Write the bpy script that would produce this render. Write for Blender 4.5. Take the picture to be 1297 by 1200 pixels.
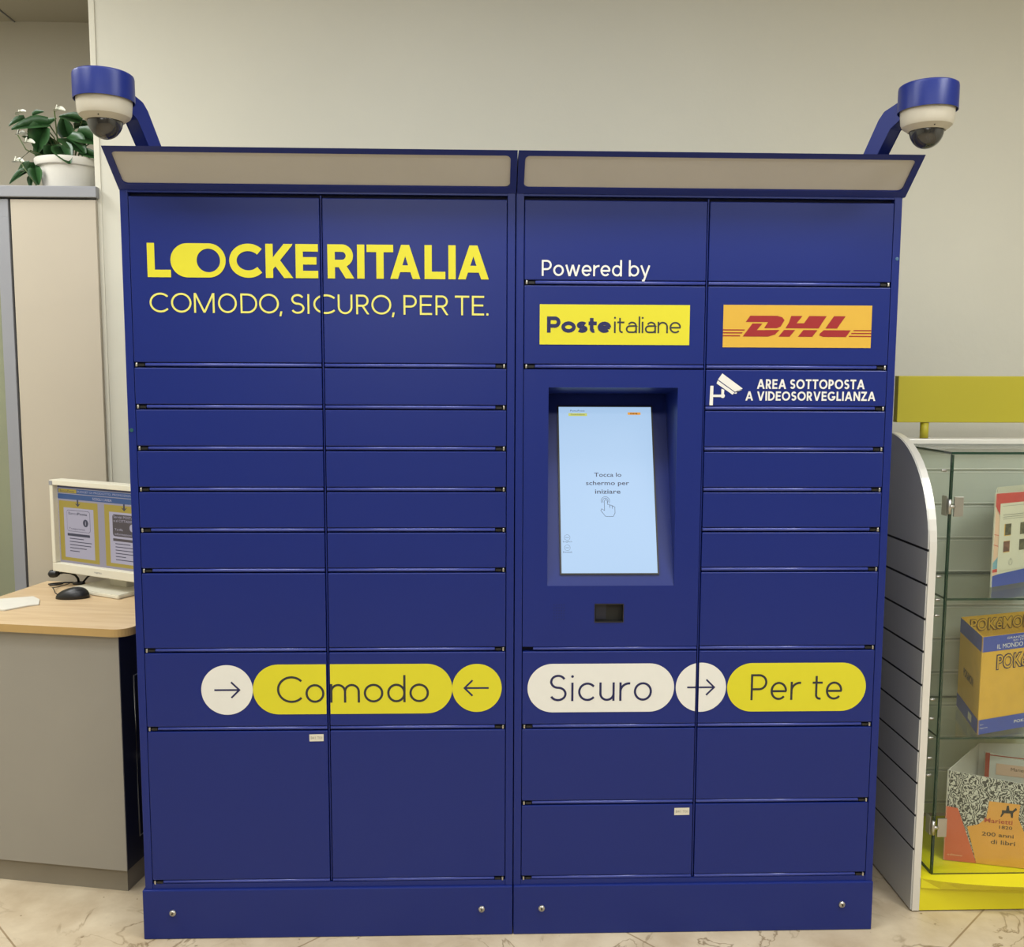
import bpy, bmesh, math, random
from mathutils import Vector, Matrix
from math import sin, cos, pi, radians as RAD

# ------------------------------------------------------------------ scene, camera, light
S = bpy.context.scene
for o in list(bpy.data.objects): bpy.data.objects.remove(o)
COL = S.collection
S.view_settings.view_transform = 'Standard'
S.view_settings.look = 'None'
S.view_settings.gamma = 1.0
S.view_settings.use_curve_mapping = False
S.view_settings.exposure = 0.0
S.cycles.use_denoising = True
S.cycles.max_bounces = 8
S.cycles.transparent_max_bounces = 16

cd = bpy.data.cameras.new('camera'); cam = bpy.data.objects.new('camera', cd); COL.objects.link(cam)
cd.sensor_fit = 'HORIZONTAL'; cd.sensor_width = 36.0; cd.lens = 1200.07 * 36.0 / 1297.0
cd.clip_start = 0.05
right = Vector((0.999539, -0.030119, 0.003911)); fwd = Vector((0.03036, 0.9944, -0.10123)); up = Vector((-0.00084, 0.101302, 0.994855))
m = Matrix.Identity(4)
for i in range(3):
    m[i][0] = right[i]; m[i][1] = up[i]; m[i][2] = -fwd[i]
m[0][3], m[1][3], m[2][3] = -0.080745, -2.416491, 1.493817
cam.matrix_world = m
S.camera = cam

W = bpy.data.worlds.new('room_air'); S.world = W; W.use_nodes = True
W.node_tree.nodes['Background'].inputs[0].default_value = (0.80, 0.78, 0.70, 1)
W.node_tree.nodes['Background'].inputs[1].default_value = 0.25

def area(name, loc, sx, sy, power, col=(1.0, 0.95, 0.84)):
    l = bpy.data.lights.new(name, 'AREA'); l.shape = 'RECTANGLE'; l.size = sx; l.size_y = sy; l.energy = power; l.color = col
    o = bpy.data.objects.new(name, l); COL.objects.link(o); o.location = loc
    return o
# rows of ceiling lamps over the customer hall, two added fill lights and one dim lamp in the recess
area('ceiling_lamp_near', (-0.2, -0.80, 3.08), 3.0, 0.35, 46, (0.93, 0.965, 1.0))
area('ceiling_lamp_far', (0.1, -3.4, 3.08), 3.6, 0.5, 86, (0.93, 0.965, 1.0))
area('side_fill_light', (2.0, -1.9, 3.08), 0.6, 1.8, 72, (0.95, 0.965, 0.97))  # added fill light that brightens the glass showcase
area('left_fill_light', (-2.1, -1.1, 3.08), 0.5, 1.4, 36, (0.95, 0.965, 0.97))  # added fill light for the wall strip and desk left of the lockers
area('ceiling_lamp_recess', (-2.5, 0.3, 3.08), 0.5, 0.8, 36, (0.95, 0.965, 0.97))
# added area light behind the camera for the soft reflection on the upper doors
w_ = area('door_reflection_light', (-0.75, -5.0, 2.35), 1.3, 1.0, 14, (1.0, 0.97, 0.92)); w_.rotation_euler = (RAD(90), 0, 0)

# ------------------------------------------------------------------ materials
def lin(h):
    h = h.lstrip('#'); r = []
    for i in (0, 2, 4):
        c = int(h[i:i+2], 16) / 255
        r.append(c / 12.92 if c <= 0.04045 else ((c + 0.055) / 1.055) ** 2.4)
    return (*r, 1.0)
MATS = {}
def mat(name, hexcol, rough=0.5, metal=0.0, spec=0.5, coat=0.0, noise=0.0, nscale=40.0, bump=0.0, bscale=200.0, emit=0.0, coat_rough=0.1):
    M = bpy.data.materials.new(name); M.use_nodes = True; nt = M.node_tree; b = nt.nodes['Principled BSDF']
    c = lin(hexcol)
    b.inputs['Base Color'].default_value = c
    b.inputs['Roughness'].default_value = rough; b.inputs['Metallic'].default_value = metal
    b.inputs['Specular IOR Level'].default_value = spec
    b.inputs['Coat Weight'].default_value = coat; b.inputs['Coat Roughness'].default_value = coat_rough
    tc = nt.nodes.new('ShaderNodeTexCoord')
    n = nt.nodes.new('ShaderNodeTexNoise'); n.inputs['Scale'].default_value = nscale; n.inputs['Detail'].default_value = 4
    nt.links.new(tc.outputs['Object'], n.inputs['Vector'])
    r = nt.nodes.new('ShaderNodeValToRGB')
    k = max(noise, 0.005)
    r.color_ramp.elements[0].position = 0.3; r.color_ramp.elements[1].position = 0.7
    r.color_ramp.elements[0].color = (c[0]*(1-k), c[1]*(1-k), c[2]*(1-k), 1)
    r.color_ramp.elements[1].color = (min(1, c[0]*(1+k)), min(1, c[1]*(1+k)), min(1, c[2]*(1+k)), 1)
    nt.links.new(n.outputs['Fac'], r.inputs['Fac']); nt.links.new(r.outputs['Color'], b.inputs['Base Color'])
    if bump:
        n2 = nt.nodes.new('ShaderNodeTexNoise'); n2.inputs['Scale'].default_value = bscale; n2.inputs['Detail'].default_value = 3
        nt.links.new(tc.outputs['Object'], n2.inputs['Vector'])
        bp = nt.nodes.new('ShaderNodeBump'); bp.inputs['Strength'].default_value = bump; bp.inputs['Distance'].default_value = 0.004
        nt.links.new(n2.outputs['Fac'], bp.inputs['Height']); nt.links.new(bp.outputs['Normal'], b.inputs['Normal'])
    if emit:
        for L_ in list(b.inputs['Base Color'].links): nt.links.remove(L_)
        b.inputs['Base Color'].default_value = (0.02, 0.02, 0.022, 1)
        b.inputs['Emission Color'].default_value = c; b.inputs['Emission Strength'].default_value = emit
    MATS[name] = M
    return M

mat('wall_paint', '#cbc8b8', 0.85, noise=0.03, nscale=1.3, bump=0.25, bscale=22)
mat('wall_paint_dimmed', '#807a6c', 0.9, noise=0.03, nscale=1.3)  # wall colour darkened so the blue doors reflect a dim hall
mat('wall_paint_recess', '#c6bfac', 0.9, noise=0.03, nscale=1.5, bump=0.15, bscale=22)
mat('corner_bead', '#d3cfbd', 0.7, noise=0.03, nscale=12)
mat('ceiling_paint', '#bdb5a0', 0.9, noise=0.02, nscale=1.0)
mat('blue_paint', '#14246a', 0.34, spec=0.34, noise=0.02, nscale=3, bump=0.03, bscale=500)
mat('blue_rail_lit', '#34408c', 0.25, spec=0.6, noise=0.02, nscale=9)  # lighter than the door blue: light caught by the rails, put into colour
mat('blue_gap_shade', '#0b1038', 0.6, noise=0.05, nscale=20)  # door blue darkened: shade in gaps and speaker holes put into colour
mat('yellow_vinyl', '#cec522', 0.45, noise=0.01)
mat('pale_yellow_vinyl', '#d6d065', 0.45, noise=0.01)
mat('white_vinyl', '#d9d7ce', 0.45, noise=0.01)
mat('navy_ink', '#14184a', 0.5, noise=0.01)
mat('grey_ink', '#26272e', 0.5, noise=0.01)
mat('courier_yellow', '#cba033', 0.45, noise=0.01)
mat('courier_red', '#8f1618', 0.45, noise=0.01)
mat('sticker_paper', '#cfc9b6', 0.7, noise=0.03, nscale=150)
mat('diffuser', '#bab6ae', 0.5, noise=0.02, nscale=8)
mat('steel', '#b9b6ae', 0.3, metal=0.9, noise=0.03)
mat('dark_steel', '#3d3b38', 0.4, metal=0.7, noise=0.03)
mat('black_plastic', '#141414', 0.4, noise=0.03)
mat('camera_white', '#b9b2a0', 0.45, noise=0.015)
mat('smoked_dome', '#2b2a28', 0.12, spec=0.6, coat=0.5, noise=0.5, nscale=28)
mat('screen_glow', '#b4d6fa', 0.35, noise=0.0, emit=0.86)
mat('screen_ink', '#2a3350', 0.4, noise=0.01, emit=0.95)
mat('screen_yellow', '#c9cf66', 0.4, noise=0.01, emit=0.95)
mat('screen_orange', '#e7a23f', 0.4, noise=0.01, emit=0.95)
mat('green_led', '#1f8f83', 0.3, noise=0.01, emit=0.3)
mat('blue_led', '#6fb0d8', 0.3, noise=0.01, emit=0.35)
mat('cabinet_beige', '#b8ae9b', 0.5, noise=0.02, nscale=2)
mat('cabinet_grey', '#8f9094', 0.45, noise=0.02, nscale=6)
mat('shadow_black', '#17160f', 0.7, noise=0.03)
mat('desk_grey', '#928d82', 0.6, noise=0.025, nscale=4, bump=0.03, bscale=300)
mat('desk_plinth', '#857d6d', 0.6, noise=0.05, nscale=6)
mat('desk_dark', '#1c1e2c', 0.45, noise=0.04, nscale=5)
mat('desk_edge', '#b3935c', 0.5, noise=0.04, nscale=15)
mat('monitor_white', '#d9d4c0', 0.45, noise=0.01)
mat('lcd_grey', '#a9a2ad', 0.4, noise=0.01, emit=0.6)
mat('lcd_yellow', '#b9a132', 0.4, noise=0.01, emit=0.6)
mat('lcd_blue', '#24548f', 0.4, noise=0.01, emit=0.6)
mat('lcd_dark', '#2c2f4a', 0.4, noise=0.01, emit=0.6)
mat('lcd_brown', '#4b4146', 0.4, noise=0.01, emit=0.6)
mat('lcd_white', '#c3bccb', 0.4, noise=0.01, emit=0.6)
mat('paper_white', '#d6d2c4', 0.8, noise=0.03, nscale=30)
mat('pot_white', '#dcd8cc', 0.45, noise=0.015)
mat('leaf_green', '#2a4f27', 0.4, noise=0.28, nscale=18)
mat('stem_green', '#4a5a2c', 0.55, noise=0.15, nscale=20)
mat('spathe_white', '#d9d9c6', 0.5, noise=0.04, nscale=30)
mat('soil', '#4a3d30', 0.95, noise=0.3, nscale=80)
mat('stand_grey', '#c4c4be', 0.42, metal=0.25, noise=0.02, nscale=5)
mat('stand_edge', '#dcd9d0', 0.38, metal=0.3, noise=0.02, nscale=6)
mat('slat_grey', '#bcbdb0', 0.45, metal=0.15, noise=0.03, nscale=5)
mat('rail_silver', '#d6d4ca', 0.3, metal=0.2, noise=0.02)
mat('stand_yellow', '#dacf1c', 0.4, noise=0.03, nscale=4)
mat('sign_yellow', '#ada224', 0.5, noise=0.02, nscale=3)
mat('glass_edge', '#0f3324', 0.15, noise=0.05, nscale=30)
mat('white_card', '#cfcabb', 0.7, noise=0.02, nscale=20)
mat('box_yellow', '#d6a73d', 0.55, noise=0.05, nscale=25)
mat('box_blue', '#3f4f9c', 0.55, noise=0.04, nscale=30)
mat('box_red', '#c4473f', 0.6, noise=0.03, nscale=20)
mat('box_peach', '#dcb798', 0.6, noise=0.03, nscale=20)
mat('box_teal', '#79a3ac', 0.6, noise=0.03, nscale=20)
mat('box_cream', '#d3cdb4', 0.65, noise=0.02, nscale=20)
mat('box_orange', '#d99a42', 0.55, noise=0.03, nscale=20)
mat('box_salmon', '#c9603f', 0.55, noise=0.03, nscale=20)
mat('ink_black', '#231d18', 0.6, noise=0.02)
mat('ink_grey', '#8e8a7c', 0.6, noise=0.02)
mat('ink_brown', '#5e4a30', 0.6, noise=0.02)
mat('ink_red', '#a8452c', 0.6, noise=0.02)
mat('folder_green', '#9aa37c', 0.6, noise=0.05, nscale=10)
mat('folder_yellow', '#aaa272', 0.6, noise=0.05, nscale=10)
mat('stamp_olive', '#59543a', 0.6, noise=0.5, nscale=90)
mat('stamp_brown', '#7a5240', 0.6, noise=0.5, nscale=90)

def glass_mat(name, tint, strength=0.10):
    M = bpy.data.materials.new(name); M.use_nodes = True; nt = M.node_tree; nt.nodes.clear()
    out = nt.nodes.new('ShaderNodeOutputMaterial'); mx = nt.nodes.new('ShaderNodeMixShader')
    t = nt.nodes.new('ShaderNodeBsdfTransparent'); g = nt.nodes.new('ShaderNodeBsdfGlossy'); f = nt.nodes.new('ShaderNodeLayerWeight')
    t.inputs[0].default_value = (*tint, 1); g.inputs['Roughness'].default_value = 0.04; f.inputs[0].default_value = 0.5
    pw = nt.nodes.new('ShaderNodeMath'); pw.operation = 'POWER'; pw.inputs[1].default_value = 4.0
    ml = nt.nodes.new('ShaderNodeMath'); ml.operation = 'MULTIPLY_ADD'; ml.inputs[1].default_value = 0.55; ml.inputs[2].default_value = 0.035
    nt.links.new(f.outputs['Facing'], pw.inputs[0]); nt.links.new(pw.outputs[0], ml.inputs[0])
    last = g
    if strength > 0.15:      # frosted: a milky share on top
        dd = nt.nodes.new('ShaderNodeBsdfDiffuse'); dd.inputs[0].default_value = lin('#a8ab90'); m2 = nt.nodes.new('ShaderNodeMixShader'); m2.inputs[0].default_value = 0.55
        nt.links.new(t.outputs[0], m2.inputs[1]); nt.links.new(dd.outputs[0], m2.inputs[2]); nt.links.new(m2.outputs[0], mx.inputs[1])
    else: nt.links.new(t.outputs[0], mx.inputs[1])
    nt.links.new(ml.outputs[0], mx.inputs[0]); nt.links.new(g.outputs[0], mx.inputs[2])
    nt.links.new(mx.outputs[0], out.inputs[0]); MATS[name] = M
glass_mat('clear_glass', (0.96, 0.985, 0.97))
glass_mat('frosted_glass', (0.80, 0.86, 0.76), 0.2)

def marble(name):
    M = bpy.data.materials.new(name); M.use_nodes = True; nt = M.node_tree; b = nt.nodes['Principled BSDF']; N = nt.nodes.new; Lk = nt.links.new
    tc = N('ShaderNodeTexCoord')
    n1 = N('ShaderNodeTexNoise'); n1.inputs['Scale'].default_value = 5.5; n1.inputs['Detail'].default_value = 7; n1.inputs['Roughness'].default_value = 0.6
    Lk(tc.outputs['Object'], n1.inputs['Vector'])
    r1 = N('ShaderNodeValToRGB'); e = r1.color_ramp.elements
    e[0].position = 0.3; e[0].color = lin('#ad9a7d'); e[1].position = 0.68; e[1].color = lin('#cdbea2')
    Lk(n1.outputs['Fac'], r1.inputs['Fac'])
    # dark veins: the zero line of a second warped noise
    n2 = N('ShaderNodeTexNoise'); n2.inputs['Scale'].default_value = 3.4; n2.inputs['Detail'].default_value = 5; n2.inputs['Distortion'].default_value = 1.2
    Lk(tc.outputs['Object'], n2.inputs['Vector'])
    s = N('ShaderNodeMath'); s.operation = 'SUBTRACT'; s.inputs[1].default_value = 0.5; Lk(n2.outputs['Fac'], s.inputs[0])
    a = N('ShaderNodeMath'); a.operation = 'ABSOLUTE'; Lk(s.outputs[0], a.inputs[0])
    r2 = N('ShaderNodeValToRGB'); e = r2.color_ramp.elements
    e[0].position = 0.0; e[0].color = (0.42, 0.36, 0.28, 1); e[1].position = 0.012; e[1].color = (1, 1, 1, 1)
    Lk(a.outputs[0], r2.inputs['Fac'])
    mul = N('ShaderNodeMixRGB'); mul.blend_type = 'MULTIPLY'
    n3 = N('ShaderNodeTexNoise'); n3.inputs['Scale'].default_value = 2.6; Lk(tc.outputs['Object'], n3.inputs['Vector'])
    r3 = N('ShaderNodeValToRGB'); r3.color_ramp.elements[0].position = 0.45; r3.color_ramp.elements[1].position = 0.6
    Lk(n3.outputs['Fac'], r3.inputs['Fac']); Lk(r3.outputs['Color'], mul.inputs['Fac'])
    Lk(r1.outputs['Color'], mul.inputs['Color1']); Lk(r2.outputs['Color'], mul.inputs['Color2'])
    # diagonal tile joints
    mp = N('ShaderNodeMapping'); mp.inputs['Rotation'].default_value = (0, 0, RAD(47)); mp.inputs['Location'].default_value = (0.35, -0.223, 0)
    Lk(tc.outputs['Object'], mp.inputs['Vector'])
    br = N('ShaderNodeTexBrick'); br.offset = 0; br.inputs['Scale'].default_value = 1.0; br.inputs['Brick Width'].default_value = 1.2; br.inputs['Row Height'].default_value = 1.2
    br.inputs['Mortar Size'].default_value = 0.0025; br.inputs['Color1'].default_value = (1, 1, 1, 1); br.inputs['Color2'].default_value = (0.97, 0.97, 0.96, 1); br.inputs['Mortar'].default_value = (0.55, 0.48, 0.4, 1)
    Lk(mp.outputs['Vector'], br.inputs['Vector'])
    m2 = N('ShaderNodeMixRGB'); m2.blend_type = 'MULTIPLY'; m2.inputs['Fac'].default_value = 1
    Lk(mul.outputs['Color'], m2.inputs['Color1']); Lk(br.outputs['Color'], m2.inputs['Color2'])
    # small dark pits
    v = N('ShaderNodeTexNoise'); v.inputs['Scale'].default_value = 38; Lk(tc.outputs['Object'], v.inputs['Vector'])
    r4 = N('ShaderNodeValToRGB'); r4.color_ramp.elements[0].position = 0.24; r4.color_ramp.elements[0].color = (0.4, 0.34, 0.26, 1); r4.color_ramp.elements[1].position = 0.29
    Lk(v.outputs['Fac'], r4.inputs['Fac'])
    m3 = N('ShaderNodeMixRGB'); m3.blend_type = 'MULTIPLY'; m3.inputs['Fac'].default_value = 1
    Lk(m2.outputs['Color'], m3.inputs['Color1']); Lk(r4.outputs['Color'], m3.inputs['Color2'])
    Lk(m3.outputs['Color'], b.inputs['Base Color'])
    b.inputs['Roughness'].default_value = 0.35
    MATS[name] = M
marble('marble_floor')

def wood(name):
    M = bpy.data.materials.new(name); M.use_nodes = True; nt = M.node_tree; b = nt.nodes['Principled BSDF']; N = nt.nodes.new; Lk = nt.links.new
    tc = N('ShaderNodeTexCoord'); mp = N('ShaderNodeMapping'); mp.inputs['Scale'].default_value = (2.2, 22, 6)
    Lk(tc.outputs['Object'], mp.inputs['Vector'])
    n = N('ShaderNodeTexNoise'); n.inputs['Scale'].default_value = 2.0; n.inputs['Detail'].default_value = 6; n.inputs['Distortion'].default_value = 0.6
    Lk(mp.outputs['Vector'], n.inputs['Vector'])
    r = N('ShaderNodeValToRGB'); r.color_ramp.elements[0].position = 0.3; r.color_ramp.elements[0].color = lin('#c7a97f'); r.color_ramp.elements[1].position = 0.7; r.color_ramp.elements[1].color = lin('#d6bd97')
    Lk(n.outputs['Fac'], r.inputs['Fac']); Lk(r.outputs['Color'], b.inputs['Base Color']); b.inputs['Roughness'].default_value = 0.4
    MATS[name] = M
wood('desk_wood')

def engraving(name):
    M = bpy.data.materials.new(name); M.use_nodes = True; nt = M.node_tree; b = nt.nodes['Principled BSDF']; N = nt.nodes.new; Lk = nt.links.new
    tc = N('ShaderNodeTexCoord')
    n = N('ShaderNodeTexNoise'); n.inputs['Scale'].default_value = 30; n.inputs['Detail'].default_value = 6; n.inputs['Distortion'].default_value = 2.6
    w = N('ShaderNodeTexWave'); w.inputs['Scale'].default_value = 30; w.inputs['Distortion'].default_value = 24; w.inputs['Detail'].default_value = 3; w.inputs['Detail Scale'].default_value = 1.4
    Lk(tc.outputs['Object'], n.inputs['Vector']); Lk(tc.outputs['Object'], w.inputs['Vector'])
    mx = N('ShaderNodeMath'); mx.operation = 'MULTIPLY'; Lk(n.outputs['Fac'], mx.inputs[0]); Lk(w.outputs['Fac'], mx.inputs[1])
    r = N('ShaderNodeValToRGB'); r.color_ramp.elements[0].position = 0.1; r.color_ramp.elements[0].color = lin('#35342e'); r.color_ramp.elements[1].position = 0.42; r.color_ramp.elements[1].color = lin('#c4c0b0')
    Lk(mx.outputs[0], r.inputs['Fac']); Lk(r.outputs['Color'], b.inputs['Base Color']); b.inputs['Roughness'].default_value = 0.6
    MATS[name] = M
engraving('engraving_print')

# ------------------------------------------------------------------ mesh helpers
def box(bm, x0, x1, y0, y1, z0, z1, bev=0.0, seg=2, mi=0):
    r = bmesh.ops.create_cube(bm, size=1.0)
    vs = r['verts']
    for v in vs:
        v.co = Vector(((x0+x1)/2 + v.co.x*(x1-x0), (y0+y1)/2 + v.co.y*(y1-y0), (z0+z1)/2 + v.co.z*(z1-z0)))
    fs = list({f for v in vs for f in v.link_faces})
    for f in fs: f.material_index = mi
    if bev > 0:
        es = list({e for v in vs for e in v.link_edges})
        r2 = bmesh.ops.bevel(bm, geom=es, offset=bev, segments=seg, affect='EDGES', profile=0.5)
        for f in r2['faces']: f.material_index = mi
    return fs
def newbm(): return bmesh.new()
def Bx(*a, **k):
    bm = newbm(); box(bm, *a, **k); return bm
def lathe(bm, prof, c, n=48, axis=None, mi=0):
    """prof: [(r, h)] along axis from c."""
    ax = Vector(axis or (0, 0, 1)).normalized()
    u = ax.orthogonal().normalized(); v = ax.cross(u)
    rings = []
    for r, h in prof:
        p = Vector(c) + ax*h
        rings.append([bm.verts.new(p + (u*cos(2*pi*i/n) + v*sin(2*pi*i/n))*r) for i in range(n)] if r > 1e-6 else [bm.verts.new(p)])
    for a, b in zip(rings, rings[1:]):
        for i in range(n):
            j = (i+1) % n
            q = [a[i % len(a)], a[j % len(a)], b[j % len(b)], b[i % len(b)]]
            q2 = []
            for x in q:
                if x not in q2: q2.append(x)
            if len(q2) > 2:
                f = bm.faces.new(q2); f.material_index = mi; f.smooth = True
    for k in range(1, len(rings)-1):
        d1 = Vector((prof[k][0]-prof[k-1][0], prof[k][1]-prof[k-1][1])); d2 = Vector((prof[k+1][0]-prof[k][0], prof[k+1][1]-prof[k][1]))
        if len(rings[k]) > 2 and d1.length > 0 and d2.length > 0 and d1.angle(d2) > RAD(28):
            for i in range(n):
                e = bm.edges.get((rings[k][i], rings[k][(i+1) % n]))
                if e: e.smooth = False
    for rg in (rings[0], rings[-1]):
        if len(rg) > 2:
            f = bm.faces.new(rg); f.material_index = mi
def tube(bm, pts, r, n=8, mi=0, closed=False):
    P = [Vector(p) for p in pts]; rings = []
    ref = Vector((0.13, 0.27, 0.95)).normalized()
    for i, p in enumerate(P):
        if closed: t = P[(i+1) % len(P)] - P[i-1]
        else: t = P[min(i+1, len(P)-1)] - P[max(i-1, 0)]
        t.normalize()
        if abs(t.dot(ref)) > 0.98: ref = Vector((1, 0, 0))
        u = t.cross(ref).normalized(); v = t.cross(u)
        rr = r[i] if isinstance(r, (list, tuple)) else r
        rings.append([bm.verts.new(p + (u*cos(2*pi*k/n) + v*sin(2*pi*k/n))*rr) for k in range(n)])
    for a, b in (list(zip(rings, rings[1:])) + ([(rings[-1], rings[0])] if closed else [])):
        for k in range(n):
            f = bm.faces.new([a[k], a[(k+1) % n], b[(k+1) % n], b[k]]); f.smooth = True; f.material_index = mi
    if not closed:
        for rg in (rings[0], rings[-1]):
            f = bm.faces.new(rg); f.material_index = mi
def prism(bm, pts, f0, f1, mi=0):
    """closed polygon pts (2D) swept between two maps f0, f1 : 2D -> 3D."""
    a = [bm.verts.new(f0(*p)) for p in pts]; b = [bm.verts.new(f1(*p)) for p in pts]
    out = [bm.faces.new(a), bm.faces.new(list(reversed(b)))]
    n = len(pts)
    for i in range(n):
        out.append(bm.faces.new([a[i], b[i], b[(i+1) % n], a[(i+1) % n]]))
    for f in out: f.material_index = mi
    return out
def obj(name, bm, mats, parent=None, smooth=None):
    """Link bm as ONE mesh; coordinates are world coordinates unless the parent's root says otherwise (its origin is subtracted)."""
    me = bpy.data.meshes.new(name)
    if smooth is None: bmesh.ops.recalc_face_normals(bm, faces=bm.faces)
    if parent is not None:
        r = parent
        while r.parent: r = r.parent
        if not r.get('_local'):
            bmesh.ops.translate(bm, verts=bm.verts, vec=-r.location)
    bm.to_mesh(me); bm.free()
    for k in ([mats] if isinstance(mats, str) else mats): me.materials.append(MATS[k])
    o = bpy.data.objects.new(name, me); COL.objects.link(o)
    if parent is not None: o.parent = parent
    return o
LOCAL = set()
def thing(name, label, cat, loc, rotz=0.0, group=None, local=False):
    o = bpy.data.objects.new(name, None); COL.objects.link(o); o.location = loc; o.rotation_euler = (0, 0, rotz)
    o['label'] = label; o['category'] = cat
    if group: o['group'] = group
    if local: o['_local'] = 1; LOCAL.add(o)
    o.empty_display_size = 0.1
    return o
def tag(o, label, cat, group=None):
    o['label'] = label; o['category'] = cat
    if group: o['group'] = group
    return o
def struct(name, bm, mk):
    o = obj(name, bm, mk); o['kind'] = 'structure'; return o
def lab(o, t): o['label'] = t; return o

# ------------------------------------------------------------------ flat lettering: 2D polygons clipped to a rectangle
def clip(poly, rect):
    x0, x1, z0, z1 = rect
    def half(P, f, it):
        out = []
        for i in range(len(P)):
            a, b = P[i-1], P[i]
            da, db = f(a), f(b)
            if da >= 0 and db >= 0: out.append(b)
            elif da >= 0 and db < 0: t = da/(da-db); out.append((a[0]+(b[0]-a[0])*t, a[1]+(b[1]-a[1])*t))
            elif da < 0 and db >= 0:
                t = da/(da-db); out.append((a[0]+(b[0]-a[0])*t, a[1]+(b[1]-a[1])*t)); out.append(b)
        return out
    for f in (lambda p: p[0]-x0, lambda p: x1-p[0], lambda p: p[1]-z0, lambda p: z1-p[1]):
        if len(poly) < 3: return []
        poly = half(poly, f, None)
    return poly
def ribbon(pts, w, closed=False):
    """quads along a polyline with mitred joints."""
    n = len(pts); L = []; Rr = []
    for i in range(n):
        p = pts[i]
        a = pts[i-1] if (i > 0 or closed) else None
        b = pts[(i+1) % n] if (i < n-1 or closed) else None
        def nrm(s, e):
            dx, dy = e[0]-s[0], e[1]-s[1]; l = math.hypot(dx, dy) or 1
            return (-dy/l, dx/l)
        if a is None: nx, ny = nrm(p, b); k = 1
        elif b is None: nx, ny = nrm(a, p); k = 1
        else:
            n1, n2 = nrm(a, p), nrm(p, b); nx, ny = n1[0]+n2[0], n1[1]+n2[1]; l = math.hypot(nx, ny) or 1; nx /= l; ny /= l
            k = 1/max(0.35, nx*n1[0]+ny*n1[1])
        L.append((p[0]+nx*w/2*k, p[1]+ny*w/2*k)); Rr.append((p[0]-nx*w/2*k, p[1]-ny*w/2*k))
    q = []
    for i in range(n if closed else n-1):
        j = (i+1) % n; q.append([L[i], L[j], Rr[j], Rr[i]])
    return q
def arc(cx, cy, rx, ry, a0, a1, n=None):
    n = n or max(6, int(abs(a1-a0)/7))
    return [(cx+rx*cos(RAD(a0+(a1-a0)*i/n)), cy+ry*sin(RAD(a0+(a1-a0)*i/n))) for i in range(n+1)]
def disc(cx, cy, r, n=56): return [(cx+r*cos(2*pi*i/n), cy+r*sin(2*pi*i/n)) for i in range(n)]
def pill(x0, x1, cy, r, n=26):
    return arc(x1-r, cy, r, r, -90, 90, n) + arc(x0+r, cy, r, r, 90, 270, n)
def rrect(x0, x1, y0, y1, r, n=6):
    return arc(x1-r, y1-r, r, r, 0, 90, n) + arc(x0+r, y1-r, r, r, 90, 180, n) + arc(x0+r, y0+r, r, r, 180, 270, n) + arc(x1-r, y0+r, r, r, 270, 360, n)
XH = 0.70
WID = dict(A=.92, B=.66, C=.88, D=.80, E=.60, G=.95, I=None, K=.72, L=.55, M=.95, N=.80, O=1.0, P=.62, R=.66, S=.62, T=.68, U=.74, V=.88, Z=.68,
           a=.60, b=.62, c=.60, d=.62, e=.62, i=None, l=None, m=1.0, n=.56, o=.66, r=.36, s=.50, t=.38, u=.56, w=.92, y=.60)
WID.update({',': .10, '.': None, ' ': .30})
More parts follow.
